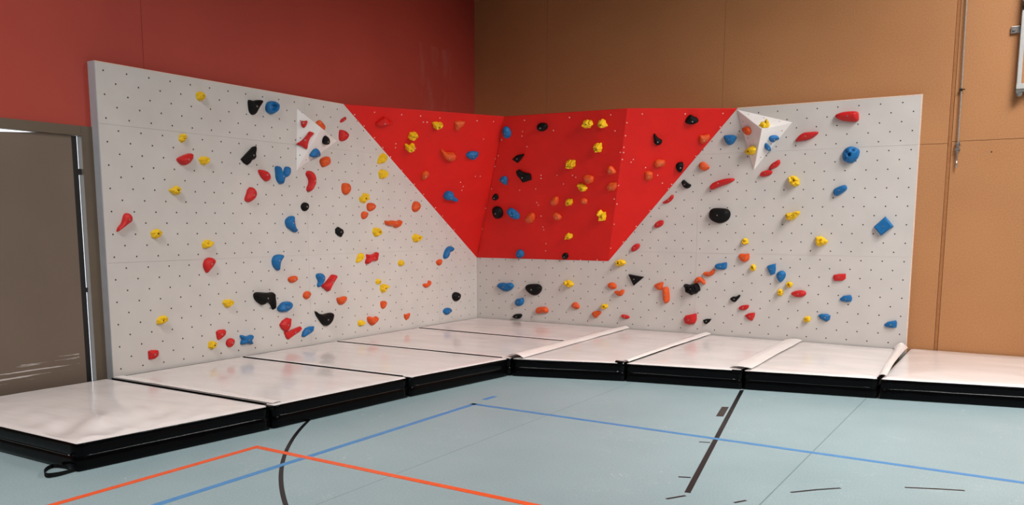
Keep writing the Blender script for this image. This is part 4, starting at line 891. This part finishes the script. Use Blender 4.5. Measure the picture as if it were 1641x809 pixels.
["R","blue","d",0.74,0.459,0.055,[-59,-49,-10,-64,52,-37,73,14,52,56,6,46,-41,38,-73,-4],"blue cleft hold below the blue lip-shaped hold"],
["R","orange","d",1.105,0.353,0.06,[-79,-41,-38,-43,18,-24,85,-29,109,5,73,51,-5,53,-73,34,-88,-6],"orange bean-shaped hold below the big smooth black oval"],
["R","black","d",0.708,0.252,0.044,[-46,-36,24,-37,70,1,66,31,12,32,-46,22,-81,-14],"flat black hold just above the mats beside the inner corner"],
["R","orange","d",1.635,0.448,0.044,[-44,-21,4,-43,50,-35,61,3,17,48,-32,42,-57,6],"small orange hold below the oval yellow hold, above the mats"],
["R","orange","d",1.958,0.357,0.045,[-50,-35,-8,-55,33,-20,67,19,42,42,-20,38,-65,11],"orange cone hold just below a small yellow hold near the mats"],
]

RED_DOTS = {'RL': [(-2.019, 2.131), (-1.669, 2.127), (-1.419, 2.129), (-1.154, 2.122), (-0.627, 2.123), (-2.259, 2.082), (-2.114, 1.947), (-1.953, 1.802), (-1.819, 1.677), (-1.692, 1.556), (-1.499, 1.377), (-1.278, 1.18), (-1.11, 1.034), (-0.884, 0.831), (-0.744, 0.7), (-0.504, 0.479), (-1.362, 2.052), (-1.312, 2.053), (-1.66, 1.739), (-1.654, 1.686), (-0.457, 1.876), (-0.614, 1.231), (-0.556, 1.168), (-0.56, 1.111), (-0.416, 1.328), (-0.343, 1.331), (-1.381, 1.689), (-0.386, 2.13), (-0.194, 1.602), (-0.107, 0.835), (-0.06, 0.492)], 'RC': [(1.249, 1.939), (1.189, 1.797), (1.166, 1.738), (0.843, 1.703), (1.21, 1.595), (1.642, 1.783), (1.899, 1.93), (2.458, 1.925), (2.485, 1.728), (2.512, 1.46), (0.74, 1.496), (0.651, 1.35), (0.518, 1.039), (0.965, 1.008), (1.218, 1.023), (1.34, 1.206), (1.331, 1.164), (1.576, 1.199), (1.648, 1.079), (1.8, 1.189), (1.843, 1.163), (2.336, 0.863), (1.193, 0.831), (1.211, 0.795), (1.22, 0.638), (1.216, 0.482), (1.22, 0.439), (1.214, 0.238), (1.185, 0.129), (1.701, 0.008), (1.952, 0.015)], 'RR': [(0.059, 1.89), (0.058, 1.729), (0.052, 1.582), (0.056, 1.515), (0.049, 1.426), (0.185, 1.427), (0.16, 1.391), (0.035, 1.081), (0.037, 0.828), (0.028, 0.543), (0.169, 0.287), (0.013, 0.195), (0.233, 1.999), (0.745, 2.003), (1.198, 2.013), (0.347, 1.321), (0.511, 1.221), (0.582, 1.116), (0.668, 1.041), (0.701, 1.101), (0.953, 1.475), (1.193, 1.845), (0.469, 0.738), (0.317, 0.514)]}

shell(); climbing(); holds(); mats(); fittings(); lights(); camera()
S.view_settings.view_transform = 'Standard'; S.view_settings.look = 'None'; S.view_settings.exposure = 0.0; S.view_settings.gamma = 1.0
S.view_settings.use_curve_mapping = False
